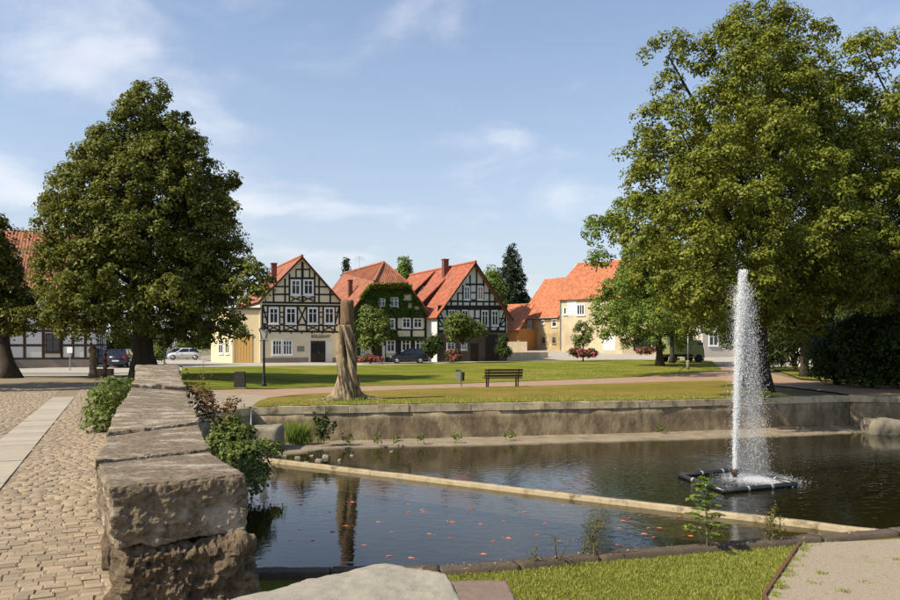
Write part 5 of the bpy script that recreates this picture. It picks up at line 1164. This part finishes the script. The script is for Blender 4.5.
# sapling on the kerb: feathered leaves in pairs
sp = G(707, 547, -1.25); o = empty('sapling', tuple(sp), 'bright green feathery ash sapling growing from the pond kerb', 'plant'); mb = MB(); tip = sp + Vector((-.05, 0, .98)); mb.tube([sp, sp.lerp(tip, .5) + Vector((.02, 0, 0)), tip], [.012, .009, .004], 5); C, Nn, S = [], [], []
r = np.random.default_rng(8)
for k in range(26):
    t = .1 + .9 * k / 25; a = k * 2.4; ln = (.36 * (1 - t) ** .6 + .07) * r.uniform(.8, 1.1); s_ = sp.lerp(tip, t); d = Vector((math.cos(a), math.sin(a) * .8, .35)).normalized(); e = s_ + d * ln; e.z -= ln * .15; mb.tube([s_, s_.lerp(e, .5) + Vector((0, 0, .02)), e], [.004, .003, .002], 4); sdv = Vector((-d.y, d.x, 0)).normalized()
    for q in range(8):
        w = .2 + .8 * q / 7; c = s_.lerp(e, w) + Vector((0, 0, .03 * math.sin(w * 3.1)))
        for sg in (-1, 1): C.append(tuple(c + sdv * sg * .032)); Nn.append((r.normal() * .35, r.normal() * .35, 1)); S.append(.088 * r.uniform(.8, 1.1))
mb.build('stem', M['stem'], o); leaves('leaf_mass', np.array(C), np.array(Nn), np.array(S), M['reed'], o, r)['kind'] = 'stuff'

# ================================================================ OBJECTS
# ---- weathered tree stump sculpture
sb = GT(347, 400.5); st_ = empty('tree_stump', tuple(sb), 'tall weathered twisted tree stump with root flare on the dry lawn', 'stump')
def stump_ring(z, r, n, amp, tw, root):
    out = []
    for k in range(n):
        a = 2 * math.pi * k / n; b = a + .95 * z; c1, s1 = math.cos(b), math.sin(b)
        big = mnoise.fractal((c1 * 1.5 + 4, s1 * 1.5, z * .45), .9, 2, 3); rid = 1 - abs(mnoise.noise((c1 * 5, s1 * 5, z * .8 + 3))) * 2
        fine = mnoise.noise((c1 * 11, s1 * 11, z * 1.3))
        lobes = math.sin(4 * b + .6) * .10 * (1.2 - .3 * z)
        da = math.atan2(math.sin(a - (4.72 - .5 * (z - 1.6))), math.cos(a - (4.72 - .5 * (z - 1.6))))
        hollow = -.72 * math.exp(-(da / .27) ** 4) * math.exp(-((z - 1.75) / .75) ** 2)
        rt_ = root * max(0, math.sin(2.5 * a + .5) * math.sin(4 * a + 1.2) * 1.2 + .15) * (1 + .5 * math.sin(a * 2 + 1))
        out.append((r * (1 + .34 * big + .16 * rid + .10 * fine + .05 * mnoise.noise((c1 * 24, s1 * 24, z * 2.2)) + lobes + hollow) + rt_, a))
    return out
vs, fs = [], []; n = 170; zs = [-.12, .0, .05, .1, .16, .24] + [.32 + .04 * k for k in range(60)] + [2.72, 2.76]; rp = [(0, .37), (.25, .345), (.6, .325), (1.0, .305), (1.5, .285), (2.0, .275), (2.4, .245), (2.74, .235)]
for z in zs:
    r_0 = float(np.interp(z, [p[0] for p in rp], [p[1] for p in rp])); root = .75 * math.exp(-max(0, z) / .10) + .05 * math.exp(-max(0, z) / .4); cxo = .02 * math.sin(z * 1.6) - .01 * z
    for rr_, a in stump_ring(z, r_0, n, .22, 1.0, root): vs.append((sb.x + cxo + rr_ * math.cos(a), sb.y + rr_ * math.sin(a), sb.z + z))
for i in range(len(zs) - 1):
    for k in range(n): fs.append((i * n + k, i * n + (k + 1) % n, (i + 1) * n + (k + 1) % n, (i + 1) * n + k))
fs.append(tuple((len(zs) - 1) * n + k for k in range(n))); MB().add(vs, fs).build('twisted_trunk', M['stump'], st_, True)
vs, fs = [], []; n = 40; zs = [2.66, 2.74, 2.8, 2.95, 3.15, 3.4, 3.55, 3.64, 3.67]; rs = [.16, .20, .225, .23, .225, .23, .235, .225, .19]
for z, q in zip(zs, rs):
    for k in range(n):
        a = 2 * math.pi * k / n; rr_ = q * (1 + .07 * mnoise.fractal((math.cos(a) * 3, math.sin(a) * 3, z * 1.5), .8, 2, 4)) + .012 * math.sin(9 * a + z * 6); vs.append((sb.x + .012 + rr_ * math.cos(a), sb.y + rr_ * math.sin(a), sb.z + z))
for i in range(len(zs) - 1):
    for k in range(n): fs.append((i * n + k, i * n + (k + 1) % n, (i + 1) * n + (k + 1) % n, (i + 1) * n + k))
fs.append(tuple((len(zs) - 1) * n + k for k in range(n))); MB().add(vs, fs).build('carved_top', M['stump_top'], st_, True)
pts = []
for k in range(500):
    a = random.uniform(0, 6.28); q = random.uniform(.55, 1.1); pts.append((sb.x + math.cos(a) * q, sb.y + math.sin(a) * q, sb.z + .02))
tag(blades('grass', pts, .14, .014, M['reed'], .8, 14), 'longer green grass round the foot of the tree stump', 'grass', kind='stuff')

# ---- bench
bp = GT(502, 387.2); k_ = bp.y / F; bw = 1.85
bn = empty('park_bench', tuple(bp), 'dark wooden park bench with slatted back beside the red gravel path', 'bench', rz=.16); LOCAL.add(bn.name)
for k in range(4): MB().box((0, -.26 + k * .13, .45), (bw, .105, .04)).build('seat_slat', M['benchwood'], bn)
for k in range(3): MB().box((0, -.34 - k * .035, .56 + k * .135), (bw, .035, .10)).build('back_slat', M['benchwood'], bn)
for sx in (-1, 1):
    x = sx * (bw / 2 - .2)
    MB().hexa([(x - .03, .10, 0), (x + .03, .10, 0), (x + .03, .17, 0), (x - .03, .17, 0)], [(x - .03, .12, .43), (x + .03, .12, .43), (x + .03, .18, .43), (x - .03, .18, .43)]).build('leg', M['benchiron'], bn)
    MB().tube([(x, -.22, .0), (x, -.30, .42), (x, -.36, .62), (x, -.43, .90)], [.035, .035, .03, .025], 6).build('leg', M['benchiron'], bn)
    MB().box((x, -.06, .415), (.055, .48, .03)).build('seat_support', M['benchiron'], bn)
    MB().tube([(x, -.36, .66), (x, .0, .68), (x, .15, .64), (x, .15, .45)], .022, 6).build('armrest', M['benchiron'], bn)
# ---- litter bin on a post
bi = GT(460, 388); li = empty('litter_bin', tuple(bi), 'grey litter bin hanging on a post left of the park bench', 'bin'); LOCAL.add(li.name)
MB().tube([(.06, 0, -.05), (.06, 0, .82)], .03, 8).build('post', M['metal_grey'], li); MB().hexa([(-.17, -.14, .34), (.0, -.14, .34), (.0, .14, .34), (-.17, .14, .34)], [(-.2, -.17, .8), (.0, -.17, .8), (.0, .17, .8), (-.2, .17, .8)]).build('basket', M['metal_grey'], li)
MB().hexa([(.1, -.14, .34), (.2, -.14, .34), (.2, .14, .34), (.1, .14, .34)], [(.1, -.16, .74), (.22, -.16, .74), (.22, .16, .74), (.1, .16, .74)]).build('bag_box', M['metal_dark'], li); MB().box((-.1, 0, .83), (.24, .38, .03)).build('rim', M['metal_dark'], li)
# ---- old-style lantern on the lawn before the office
lp = GT(264, 386.8); h = (386.8 - 324) / F * lp.y; ln_ = empty('street_lantern', tuple(lp), 'black old-fashioned lantern post in the shade on the lawn before the cream house', 'street lamp'); LOCAL.add(ln_.name)
MB().lathe([(.13, -.1), (.13, .12), (.10, .16), (.09, .5), (.075, .55), (.055, .6), (.048, h * .7), (.06, h * .71), (.04, h * .73), (.035, h - .72)], n=14).build('post', M['metal_dark'], ln_, True)
MB().tube([(-.2, 0, h - .78), (.2, 0, h - .78)], .018, 6).build('ladder_bar', M['metal_dark'], ln_)
lg = MB().hexa([(-.09, -.09, h - .68), (.09, -.09, h - .68), (.09, .09, h - .68), (-.09, .09, h - .68)], [(-.17, -.17, h - .26), (.17, -.17, h - .26), (.17, .17, h - .26), (-.17, .17, h - .26)]).build('lantern', M['lamp_glass'], ln_)
mb = MB()
for sx, sy in ((-1, -1), (1, -1), (1, 1), (-1, 1)): mb.tube([(sx * .09, sy * .09, h - .7), (sx * .175, sy * .175, h - .25)], .014, 5)
mb.build('lantern_frame', M['metal_dark'], lg); MB().lathe([(.27, h - .27), (.24, h - .24), (.12, h - .13), (.1, h - .09), (.04, h - .05), (.02, h + .04)], n=4).build('lantern_cap', M['metal_dark'], lg)
# ---- path lamp on the right with stout foot
rl = GT(688, 370); hl_ = (370 - 324) / F * rl.y; lr_ = empty('path_lamp', tuple(rl), 'grey path lamp with stout foot where the red path widens', 'street lamp'); LOCAL.add(lr_.name)
MB().lathe([(.13, -.1), (.13, .7), (.11, .74), (.05, .76)], n=12).build('foot', M['plinth'], lr_, True); MB().tube([(0, 0, .7), (0, 0, hl_ - .4)], .05, 8).build('post', M['metal_grey'], lr_, True); MB().lathe([(.06, hl_ - .42), (.2, hl_ - .36), (.24, hl_ - .12), (.05, hl_)], n=12).build('lamp_head', M['lamp_glass'], lr_, True)
# ---- dark stone stele in the shade
dk = GT(240, 388.5); o = empty('stone_stele', tuple(dk), 'low dark stone stele in the tree shade left of the lantern', 'stone'); LOCAL.add(o.name)
MB().hexa([(-.24, -.12, -.05), (.24, -.12, -.05), (.24, .12, -.05), (-.24, .12, -.05)], [(-.22, -.1, .74), (.22, -.1, .74), (.22, .1, .74), (-.22, .1, .74)]).build('block', M['darkwall'], o); MB().box((0, 0, -.0), (.6, .36, .1)).build('foot', M['plinth'], o)
# ---- gate pillar, posts, signs on the left
gp = G(93, 377, 0.0); o = empty('gate_pillar', tuple(gp), 'old stone gate pillar with rounded top at the end of the cobbled way', 'pillar'); LOCAL.add(o.name)
mb = MB(); prof = [(.24, -.1), (.24, .18), (.19, .22), (.18, 1.3), (.23, 1.34), (.24, 1.46), (.2, 1.6), (.12, 1.7), (.03, 1.74)]; mb.lathe(prof, n=16).build('shaft', M['sandstone'], o, True); MB().box((.62, .1, .22), (.8, .4, .46)).build('side_block', M['sandstone_raw'], o)
gq = G(105, 379, 0.0); o = empty('wooden_post', tuple(gq), 'dark slim post just right of the stone gate pillar', 'post'); LOCAL.add(o.name); MB().box((0, 0, .6), (.14, .14, 1.3)).build('shaft', M['timber_brown'], o); MB().lathe([(.11, 1.25), (.11, 1.3), (.02, 1.4)], n=4).build('post_cap', M['timber_brown'], o)
def signpost(px, ytop, d, w, hgt, lab, side=-1, ph=0.0):
    p = P(px, ytop, d); z0 = 0.0; o = empty('street_sign', (p.x, d, z0), lab, 'sign'); LOCAL.add(o.name); MB().tube([(0, 0, -.1), (0, 0, p.z)], .035, 8).build('post', M['metal_grey'], o); MB().box((side * w / 2, -.05, p.z - hgt / 2), (w, .02, hgt)).build('plate', M['sign_white'], o); MB().box((side * w / 2, -.02, p.z - hgt / 2), (w * .5, .03, .05)).build('bracket', M['metal_grey'], o)
signpost(164.5, 334.5, 40, .42, .18, 'white street name sign on a grey post behind the old wall'); signpost(70, 347, 52, .38, .42, 'small white square sign on a post before the left timbered house', 0)
# ---- fountain
cor = [G(680, 475.5, ZW + .05), G(724, 491, ZW + .05), G(795, 484.5, ZW + .05), G(742, 469.5, ZW + .05)]
ft = empty('fountain', tuple(FOUNT), 'floating fountain on a black square pipe raft with a tall white water jet', 'fountain')
for k in range(4):
    a, b = cor[k], cor[(k + 1) % 4]; d = (b - a).normalized(); MB().tube([a - d * .04, b + d * .04], .055, 12).build('raft_pipe', M['black_tube'], ft, True)
    for t in (.33, .66): q = a.lerp(b, t); MB().tube([q - d * .03, q + d * .03], .064, 12).build('pipe_clamp', M['metal_grey'], ft, True)
nz = Vector((FOUNT.x, FOUNT.y, ZW)); MB().lathe([(.05, -.3), (.05, .1), (.09, .12), (.09, .2), (.045, .24)], tuple(nz), 14).build('nozzle', M['benchwood'], ft, True)
for a, b in ((0, 2), (1, 3)): MB().tube([cor[a] - Vector((0, 0, .08)), cor[b] - Vector((0, 0, .08))], .03, 6).build('strut', M['black_tube'], ft)
r = np.random.default_rng(3); kx = nz.y / F; HT = (477 - 277) * kx
def drops(name, Pp, S, el, parent):
    n = len(Pp); base = np.array([(1, 0, 0), (0, 1, 0), (-1, 0, 0), (0, -1, 0), (0, 0, 1), (0, 0, -1)], float); V = base[None] * S[:, None, None]; V[:, :, 2] *= el[:, None]; V += Pp[:, None, :]
    Q = np.array([(0, 1, 4), (1, 2, 4), (2, 3, 4), (3, 0, 4), (1, 0, 5), (2, 1, 5), (3, 2, 5), (0, 3, 5)]); o = raw_mesh(name, V.reshape(-1, 3), (np.arange(n)[:, None, None] * 6 + Q[None]).reshape(-1, 3), M['spray'], parent, True); o['kind'] = 'stuff'; return o
def axis_x(t): return nz.x + (8 * kx) * t ** 1.4
vs, fs = [], []; n = 10; rings = 90
for i in range(rings):
    t = i / (rings - 1) * .6; rr_ = .02 + .02 * t
    for k in range(n):
        a = 2 * math.pi * k / n; q = rr_ * (1 + (.2 + .8 * t) * mnoise.noise((math.cos(a) * 2, math.sin(a) * 2, t * 34))); vs.append((axis_x(t) + q * math.cos(a), nz.y + q * math.sin(a), nz.z + .2 + HT * t))
for i in range(rings - 1):
    for k in range(n): fs.append((i * n + k, i * n + (k + 1) % n, (i + 1) * n + (k + 1) % n, (i + 1) * n + k))
fs.append(tuple((rings - 1) * n + k for k in range(n))); MB().add(vs, fs).build('water_jet', M['spray'], ft, True)
n = 26000; t = r.random(n) ** .75; sg = .026 + .05 * t ** 1.4 - .03 * (t > .88); X = np.array([axis_x(v) for v in t]) + r.normal(size=n) * sg; Y = nz.y + r.normal(size=n) * sg; Zc = nz.z + .2 + HT * t * r.uniform(.985, 1.01, n)
A_ = np.stack([X, Y, Zc], 1); S_ = r.uniform(.0018, .0055, n)
n2 = 12000; t2 = r.random(n2) ** .8; fall = 1 - t2; sx = r.uniform(.0, 1, n2) ** 1.0; wd = (.06 + .44 * fall ** .7)
X2 = nz.x + 8 * kx + sx * wd * 1.15 - .02 + r.normal(size=n2) * .10; Y2 = nz.y + r.normal(size=n2) * (.12 + .22 * fall); Z2_ = nz.z + .1 + HT * .97 * t2 * r.uniform(.96, 1.0, n2)
n3 = 4000; t3 = r.random(n3); X3 = nz.x + 3 * kx - np.abs(r.normal(size=n3)) * (.05 + .08 * (1 - np.abs(t3 - .6))); Y3 = nz.y + r.normal(size=n3) * .2; Z3_ = nz.z + .1 + HT * .95 * t3
Pp = np.concatenate([A_, np.stack([X2, Y2, Z2_], 1), np.stack([X3, Y3, Z3_], 1)]); S_ = np.concatenate([S_, r.uniform(.0012, .0042, n2), r.uniform(.001, .003, n3)]); el = r.uniform(1.5, 6.5, len(S_))
drops('spray', Pp, S_, el, ft)
vm = bpy.data.materials.new('fine_mist'); vm.use_nodes = True; vm.node_tree.nodes.clear(); vo = vm.node_tree.nodes.new('ShaderNodeOutputMaterial'); vv = vm.node_tree.nodes.new('ShaderNodeVolumePrincipled'); vv.inputs['Density'].default_value = .38; vv.inputs['Color'].default_value = (.95, .96, .98, 1); vm.node_tree.links.new(vv.outputs[0], vo.inputs['Volume'])
mv = MB(); mv.tube([(nz.x + .42, nz.y, ZW + .03), (nz.x + .40, nz.y, ZW + .8), (nz.x + .36, nz.y, ZW + 2.0), (nz.x + .30, nz.y, ZW + 3.2), (nz.x + .24, nz.y, ZW + 4.2), (nz.x + .20, nz.y, ZW + 4.75)], [.46, .36, .30, .25, .18, .05], 14)
ms = mv.build('fine_mist', vm, ft, True); ms['kind'] = 'stuff'
n4 = 9000; X4 = nz.x + .5 + r.normal(size=n4) * .36; Y4 = nz.y - .15 + r.normal(size=n4) * .36; Z4_ = ZW + .01 + np.abs(r.normal(size=n4)) * .03; ok = r.random(n4) < .9
o = drops('splash_foam', np.stack([X4, Y4, Z4_], 1), r.uniform(.003, .009, n4), np.full(n4, .6), ft)
# ---- goldfish
fme = bpy.data.meshes.new('fish_body'); fv, ff = [], []; n = 8
for i, (x, w, hh) in enumerate([(-.5, .02, .05), (-.35, .04, .08), (-.1, .10, .16), (.15, .13, .19), (.35, .10, .14), (.5, .02, .03)]):
    for k in range(n): a = 2 * math.pi * k / n; fv.append((x * .13, math.cos(a) * w * .13, math.sin(a) * hh * .13))
for i in range(5):
    for k in range(n): ff.append((i * n + k, i * n + (k + 1) % n, (i + 1) * n + (k + 1) % n, (i + 1) * n + k))
ff += [tuple(reversed(range(n))), tuple(5 * n + k for k in range(n))]; fme.from_pydata(fv, [], ff); fme.materials.append(M['fish'])
tme_ = bpy.data.meshes.new('tail'); tme_.from_pydata([(-.06, -.002, 0), (-.10, 0, .025), (-.092, .004, 0), (-.10, 0, -.025), (-.06, .002, 0), (-.095, -.004, 0)], [], [(0, 5, 1), (0, 3, 5), (4, 1, 2), (4, 2, 3), (1, 5, 2), (3, 2, 5)]); tme_.materials.append(M['fish'])
fpos = [(289, 541), (300, 505), (312, 541), (329, 512), (352, 502), (409, 512), (424, 512), (379, 522), (390, 556), (412, 558), (408, 504), (422, 510), (451, 538), (452, 522), (481, 524), (494, 541), (508, 538), (483, 554), (391, 532), (503, 521), (333, 532), (346, 526), (316, 513), (545, 523), (560, 541), (624, 521), (630, 518), (619, 528), (618, 545), (645, 534), (654, 537), (649, 528), (659, 528), (679, 516), (690, 536), (562, 505), (590, 548), (300, 530), (430, 534), (470, 510), (525, 512), (365, 545), (538, 535)]
for k, (px, py) in enumerate(fpos):
    q = G(px, py, ZW); d = ((b1 - b0).xy); 
    rt = empty('goldfish', (q.x, q.y, ZW - .014), 'orange goldfish swimming just below the surface of the near basin', 'fish', 'goldfish in the pond', rz=random.uniform(-.7, .7) + (math.pi if random.random() < .5 else 0)); LOCAL.add(rt.name); sc_ = random.uniform(.8, 1.25); rt.scale = (sc_, sc_, sc_)
    for nm, me in (('fish_body', fme), ('tail', tme_)): o = bpy.data.objects.new(nm, me); COL.objects.link(o); o.parent = rt
# ---- loose rocks at the far pond edge
for k, (px, py, s_) in enumerate([(306, 464, .17), (319, 462, .22), (326, 458, .20), (298, 459, .14), (312, 456, .13), (285, 457, .14), (278, 462, .2), (340, 461, .12), (392, 452, .12), (352, 456, .12), (300, 452, .12)]):
    q = G(px, py, ZW); t_ = [Vector((sx * s_ * random.uniform(.4, .55), sy * s_ * random.uniform(.35, .5), s_ * random.uniform(.3, .5))) + q for sx, sy in ((-1, -1), (1, -1), (1, 1), (-1, 1))]; b_ = [Vector((q.x + (p.x - q.x) * 1.3, q.y + (p.y - q.y) * 1.3, ZW - .1)) for p in t_]
    o = rough_block('rock', b_, t_, M['rock'], None, (5, 5, 4), .3, .03, 6, 200 + k); tag(o, 'small pale rock breaking the water by the left end of the weir beam', 'rock', 'rocks in the shallows')
for px, py, w, hh, lab in ((258, 436, 44, 16, 'broad flat stone block lying in the left pond corner'), (888, 428, 34, 17, 'big pale boulder at the right end of the pond wall')):
    d = 22.6 if px < 400 else 27.0; q = P(px, py, d); zt = q.z + hh / 2 * d / F; w_ = w * d / F / 2; cc = [Vector((q.x + sx * w_ * random.uniform(.8, 1), d + .5 + sy * .5, zt + random.uniform(-.05, .05))) for sx, sy in ((-1, -1), (1, -1), (1, 1), (-1, 1))]
    tag(rough_block('boulder', [Vector((p.x, p.y, ZW - .2)) for p in cc], cc, M['rock'], None, (14, 10, 8), .3 if px > 400 else .12, .07, 2.2, px), lab, 'rock')

# ---- vehicles (modelled around their own origin, nose towards +x)
def car(paint, label, loc, rz, L=3.95, H=1.46, van=False, group='parked cars'):
    o = empty('parked_car' if not van else 'parked_van', loc, label, 'car' if not van else 'van', group, rz); LOCAL.add(o.name); h = L / 2
    st = [(-h, .40, .72, .62), (-h + .08, .26, .92, .74), (-h + .5, .2, .98, .80), (-.6, .2, .95, .83), (.3, .2, .93, .83), (h - 1.0, .2, .90, .82), (h - .35, .22, .78, .78), (h - .06, .3, .62, .66), (h, .4, .55, .55)]
    if van: st = [(x, a, b + .12, c) for x, a, b, c in st]
    vs, fs = [], []
    for x, zl, zt, w in st:
        for y, z in ((-w * .9, zl), (-w, zl + .2), (-w * .99, (zl + zt) / 2 + .1), (-w * .93, zt), (0, zt + .025), (w * .93, zt), (w * .99, (zl + zt) / 2 + .1), (w, zl + .2), (w * .9, zl)): vs.append((x, y, z))
    for i in range(len(st) - 1):
        for k in range(9): fs.append((i * 9 + k, i * 9 + (k + 1) % 9, (i + 1) * 9 + (k + 1) % 9, (i + 1) * 9 + k))
    fs += [tuple(range(9)), tuple((len(st) - 1) * 9 + k for k in range(9))]; MB().add(vs, fs).build('body', paint, o, True)
    rb, rf = (-h + .12, h - 1.05) if not van else (-h + .05, h - .75); tb, tf = (rb + .42, rf - .75) if not van else (rb + .12, rf - .55); zb_ = .9 if not van else 1.0
    def gh(w0, w1, z0, z1, x0, x1, x2, x3): return [(x0, -w0, z0), (x3, -w0, z0), (x3, w0, z0), (x0, w0, z0)], [(x1, -w1, z1), (x2, -w1, z1), (x2, w1, z1), (x1, w1, z1)]
    MB().hexa(*gh(.77, .62, zb_, H - .07, rb, tb, tf, rf)).build('glass', M['carglass'], o)
    mb = MB().hexa(*gh(.63, .56, H - .075, H, tb - .03, tb + .08, tf - .08, tf + .04))
    for sy in (-1, 1):
        for xa, xb in ((rb, tb), (rf, tf), ((rb + rf) / 2 - .05, (tb + tf) / 2 - .02)): mb.tube([(xa, sy * .775, zb_ - .02), (xb, sy * .622, H - .06)], .035, 5)
    mb.build('roof', paint, o)
    for x in (-h + .68, h - .72):
        for sy in (-1, 1):
            w = MB(); y0 = sy * .70; w.tube([(x, y0, .3), (x, y0 + sy * .14, .3)], [.3, .3], 18); wo = w.build('wheel', M['rubber'], o); MB().tube([(x, y0 + sy * .13, .3), (x, y0 + sy * .15, .3)], [.19, .17], 14).build('rim', M['chrome'], wo)
    for sy in (-1, 1): MB().box((h - .16, sy * .52, .64), (.22, .26, .14)).build('headlight', M['headlight'], o); MB().box((-h + .06, sy * .60, .80), (.1, .2, .24)).build('tail_light', M['redlight'], o); MB().box((.55, sy * .9, .98), (.1, .14, .12)).build('mirror', paint, o)
    MB().box((-h - .01, 0, .55), (.03, .5, .11)).build('number_plate', M['sign_white'], o)
    return o
cp_ = P(408, 362.5, 74.5); car(M['car_black'], 'black hatchback parked in front of the creeper-covered house', (cp_.x, 74.5, T(cp_.x, 74.5)), math.radians(188), 3.7)
car(M['car_blue'], 'dark car with red tail lamps parked behind the gate pillar', (P(122, 360, 60).x, 60, 0), math.radians(100)); car(M['car_blue'], 'dark blue car parked beside the left timbered house', (P(82, 360, 58).x, 61.5, 0), math.radians(10))
car(M['car_silver'], 'silver car parked far off left of the yellow annex', (P(184, 350, 92).x, 92, 0), math.radians(200)); car(M['car_silver'], 'white car half hidden behind the silver car at left', (P(176, 349, 98).x, 98, 0), math.radians(200), 4.1)
car(M['van_white'], 'cream van parked on the road behind the maples', (P(690, 354, 84).x, 84, T(P(690, 354, 84).x, 84)), math.radians(96), 4.3, 1.95, True, 'vehicles behind the maples')
tk = P(676, 352, 78); o = empty('box_truck', (tk.x, 78, T(tk.x, 78)), 'olive green box truck standing behind the maple trunks', 'truck', rz=.2); LOCAL.add(o.name)
MB().box((0, 0, 2.0), (2.6, 2.3, 2.3)).build('box_body', M['truck_box'], o); MB().box((0, 0, .7), (3.4, 2.0, .25)).build('chassis', M['metal_dark'], o); MB().hexa([(1.35, -1.05, .5), (2.7, -1.05, .5), (2.7, 1.05, .5), (1.35, 1.05, .5)], [(1.35, -1.0, 2.3), (2.3, -1.0, 2.3), (2.3, 1.0, 2.3), (1.35, 1.0, 2.3)]).build('cab', M['truck_box'], o); MB().box((2.2, 0, 1.75), (.62, 2.03, .6)).build('glass', M['carglass'], o)
for x in (-.8, 2.0):
    for sy in (-1, 1): MB().tube([(x, sy * .85, .42), (x, sy * 1.08, .42)], [.42, .42], 16).build('wheel', M['rubber'], o)
# red bench in the shade on the right
b2 = GT(776, 367); o = empty('park_bench', tuple(b2), 'reddish bench in the shade right of the lime trunk', 'bench', rz=.5); LOCAL.add(o.name)
for k in range(3): MB().box((0, -.2 + k * .15, .45), (1.4, .12, .04)).build('seat_slat', M['brick'], o); MB().box((0, .25 + k * .04, .58 + k * .14), (1.4, .03, .11)).build('back_slat', M['brick'], o)
for sx in (-.55, .55): MB().box((sx, -.15, .21), (.06, .06, .43)).build('leg', M['benchiron'], o); MB().tube([(sx, .2, 0), (sx, .24, .45), (sx, .36, .92)], .03, 6).build('leg', M['benchiron'], o)

# ---- litter: fallen leaves on the kerb and lawn, specks drifting on the far basin
r = np.random.default_rng(77); M['litter'] = mat('dead_leaf', (.20, .11, .05), (.28, .18, .08), 30, .9, rnd=.5, rndc=(.34, .26, .14))
C = []
for k in range(260):
    i = r.integers(1, 6); p = KERB[i].lerp(KERB[i + 1], r.random()); dd_ = r.normal() * .18 + .08; C.append((p.x, p.y + dd_, (-1.222 if -.01 < dd_ < .22 else ZL + .035 if dd_ < 0 else ZW + .006)))
o = leaves('fallen_leaves', np.array(C), r.normal(size=(260, 3)) * .25 + [0, 0, 1], .035 * r.uniform(.5, 1.3, 260), M['litter'], None, r); tag(o, 'dead leaves and crumbs scattered along the near pond kerb', 'litter', kind='stuff')
C = []
while len(C) < 420:
    q = G(r.uniform(290, 890), 440 + abs(r.normal()) * 16 + 4, ZW + .004)
    if inside(water_poly, q.x, q.y) and q.y < wy(q.x) - 1.2: C.append(tuple(q))
o = leaves('floating_leaves', np.array(C), r.normal(size=(len(C), 3)) * .08 + [0, 0, 1], .045 * r.uniform(.4, 1.3, len(C)), M['litter'], None, r); tag(o, 'small dead leaves and seeds drifting on the far basin', 'litter', kind='stuff')
C = [(*GT(r.uniform(262, 700), r.uniform(388, 404)).xy, 0) for _ in range(500)]; C = [(x, y, T(x, y) + .05) for x, y, _ in C if inside(lawn_near, x, y)]
o = leaves('fallen_leaves', np.array(C), r.normal(size=(len(C), 3)) * .3 + [0, 0, 1], .06 * r.uniform(.5, 1.2, len(C)), M['litter'], None, r); tag(o, 'dead leaves scattered over the dry lawn', 'litter', kind='stuff')
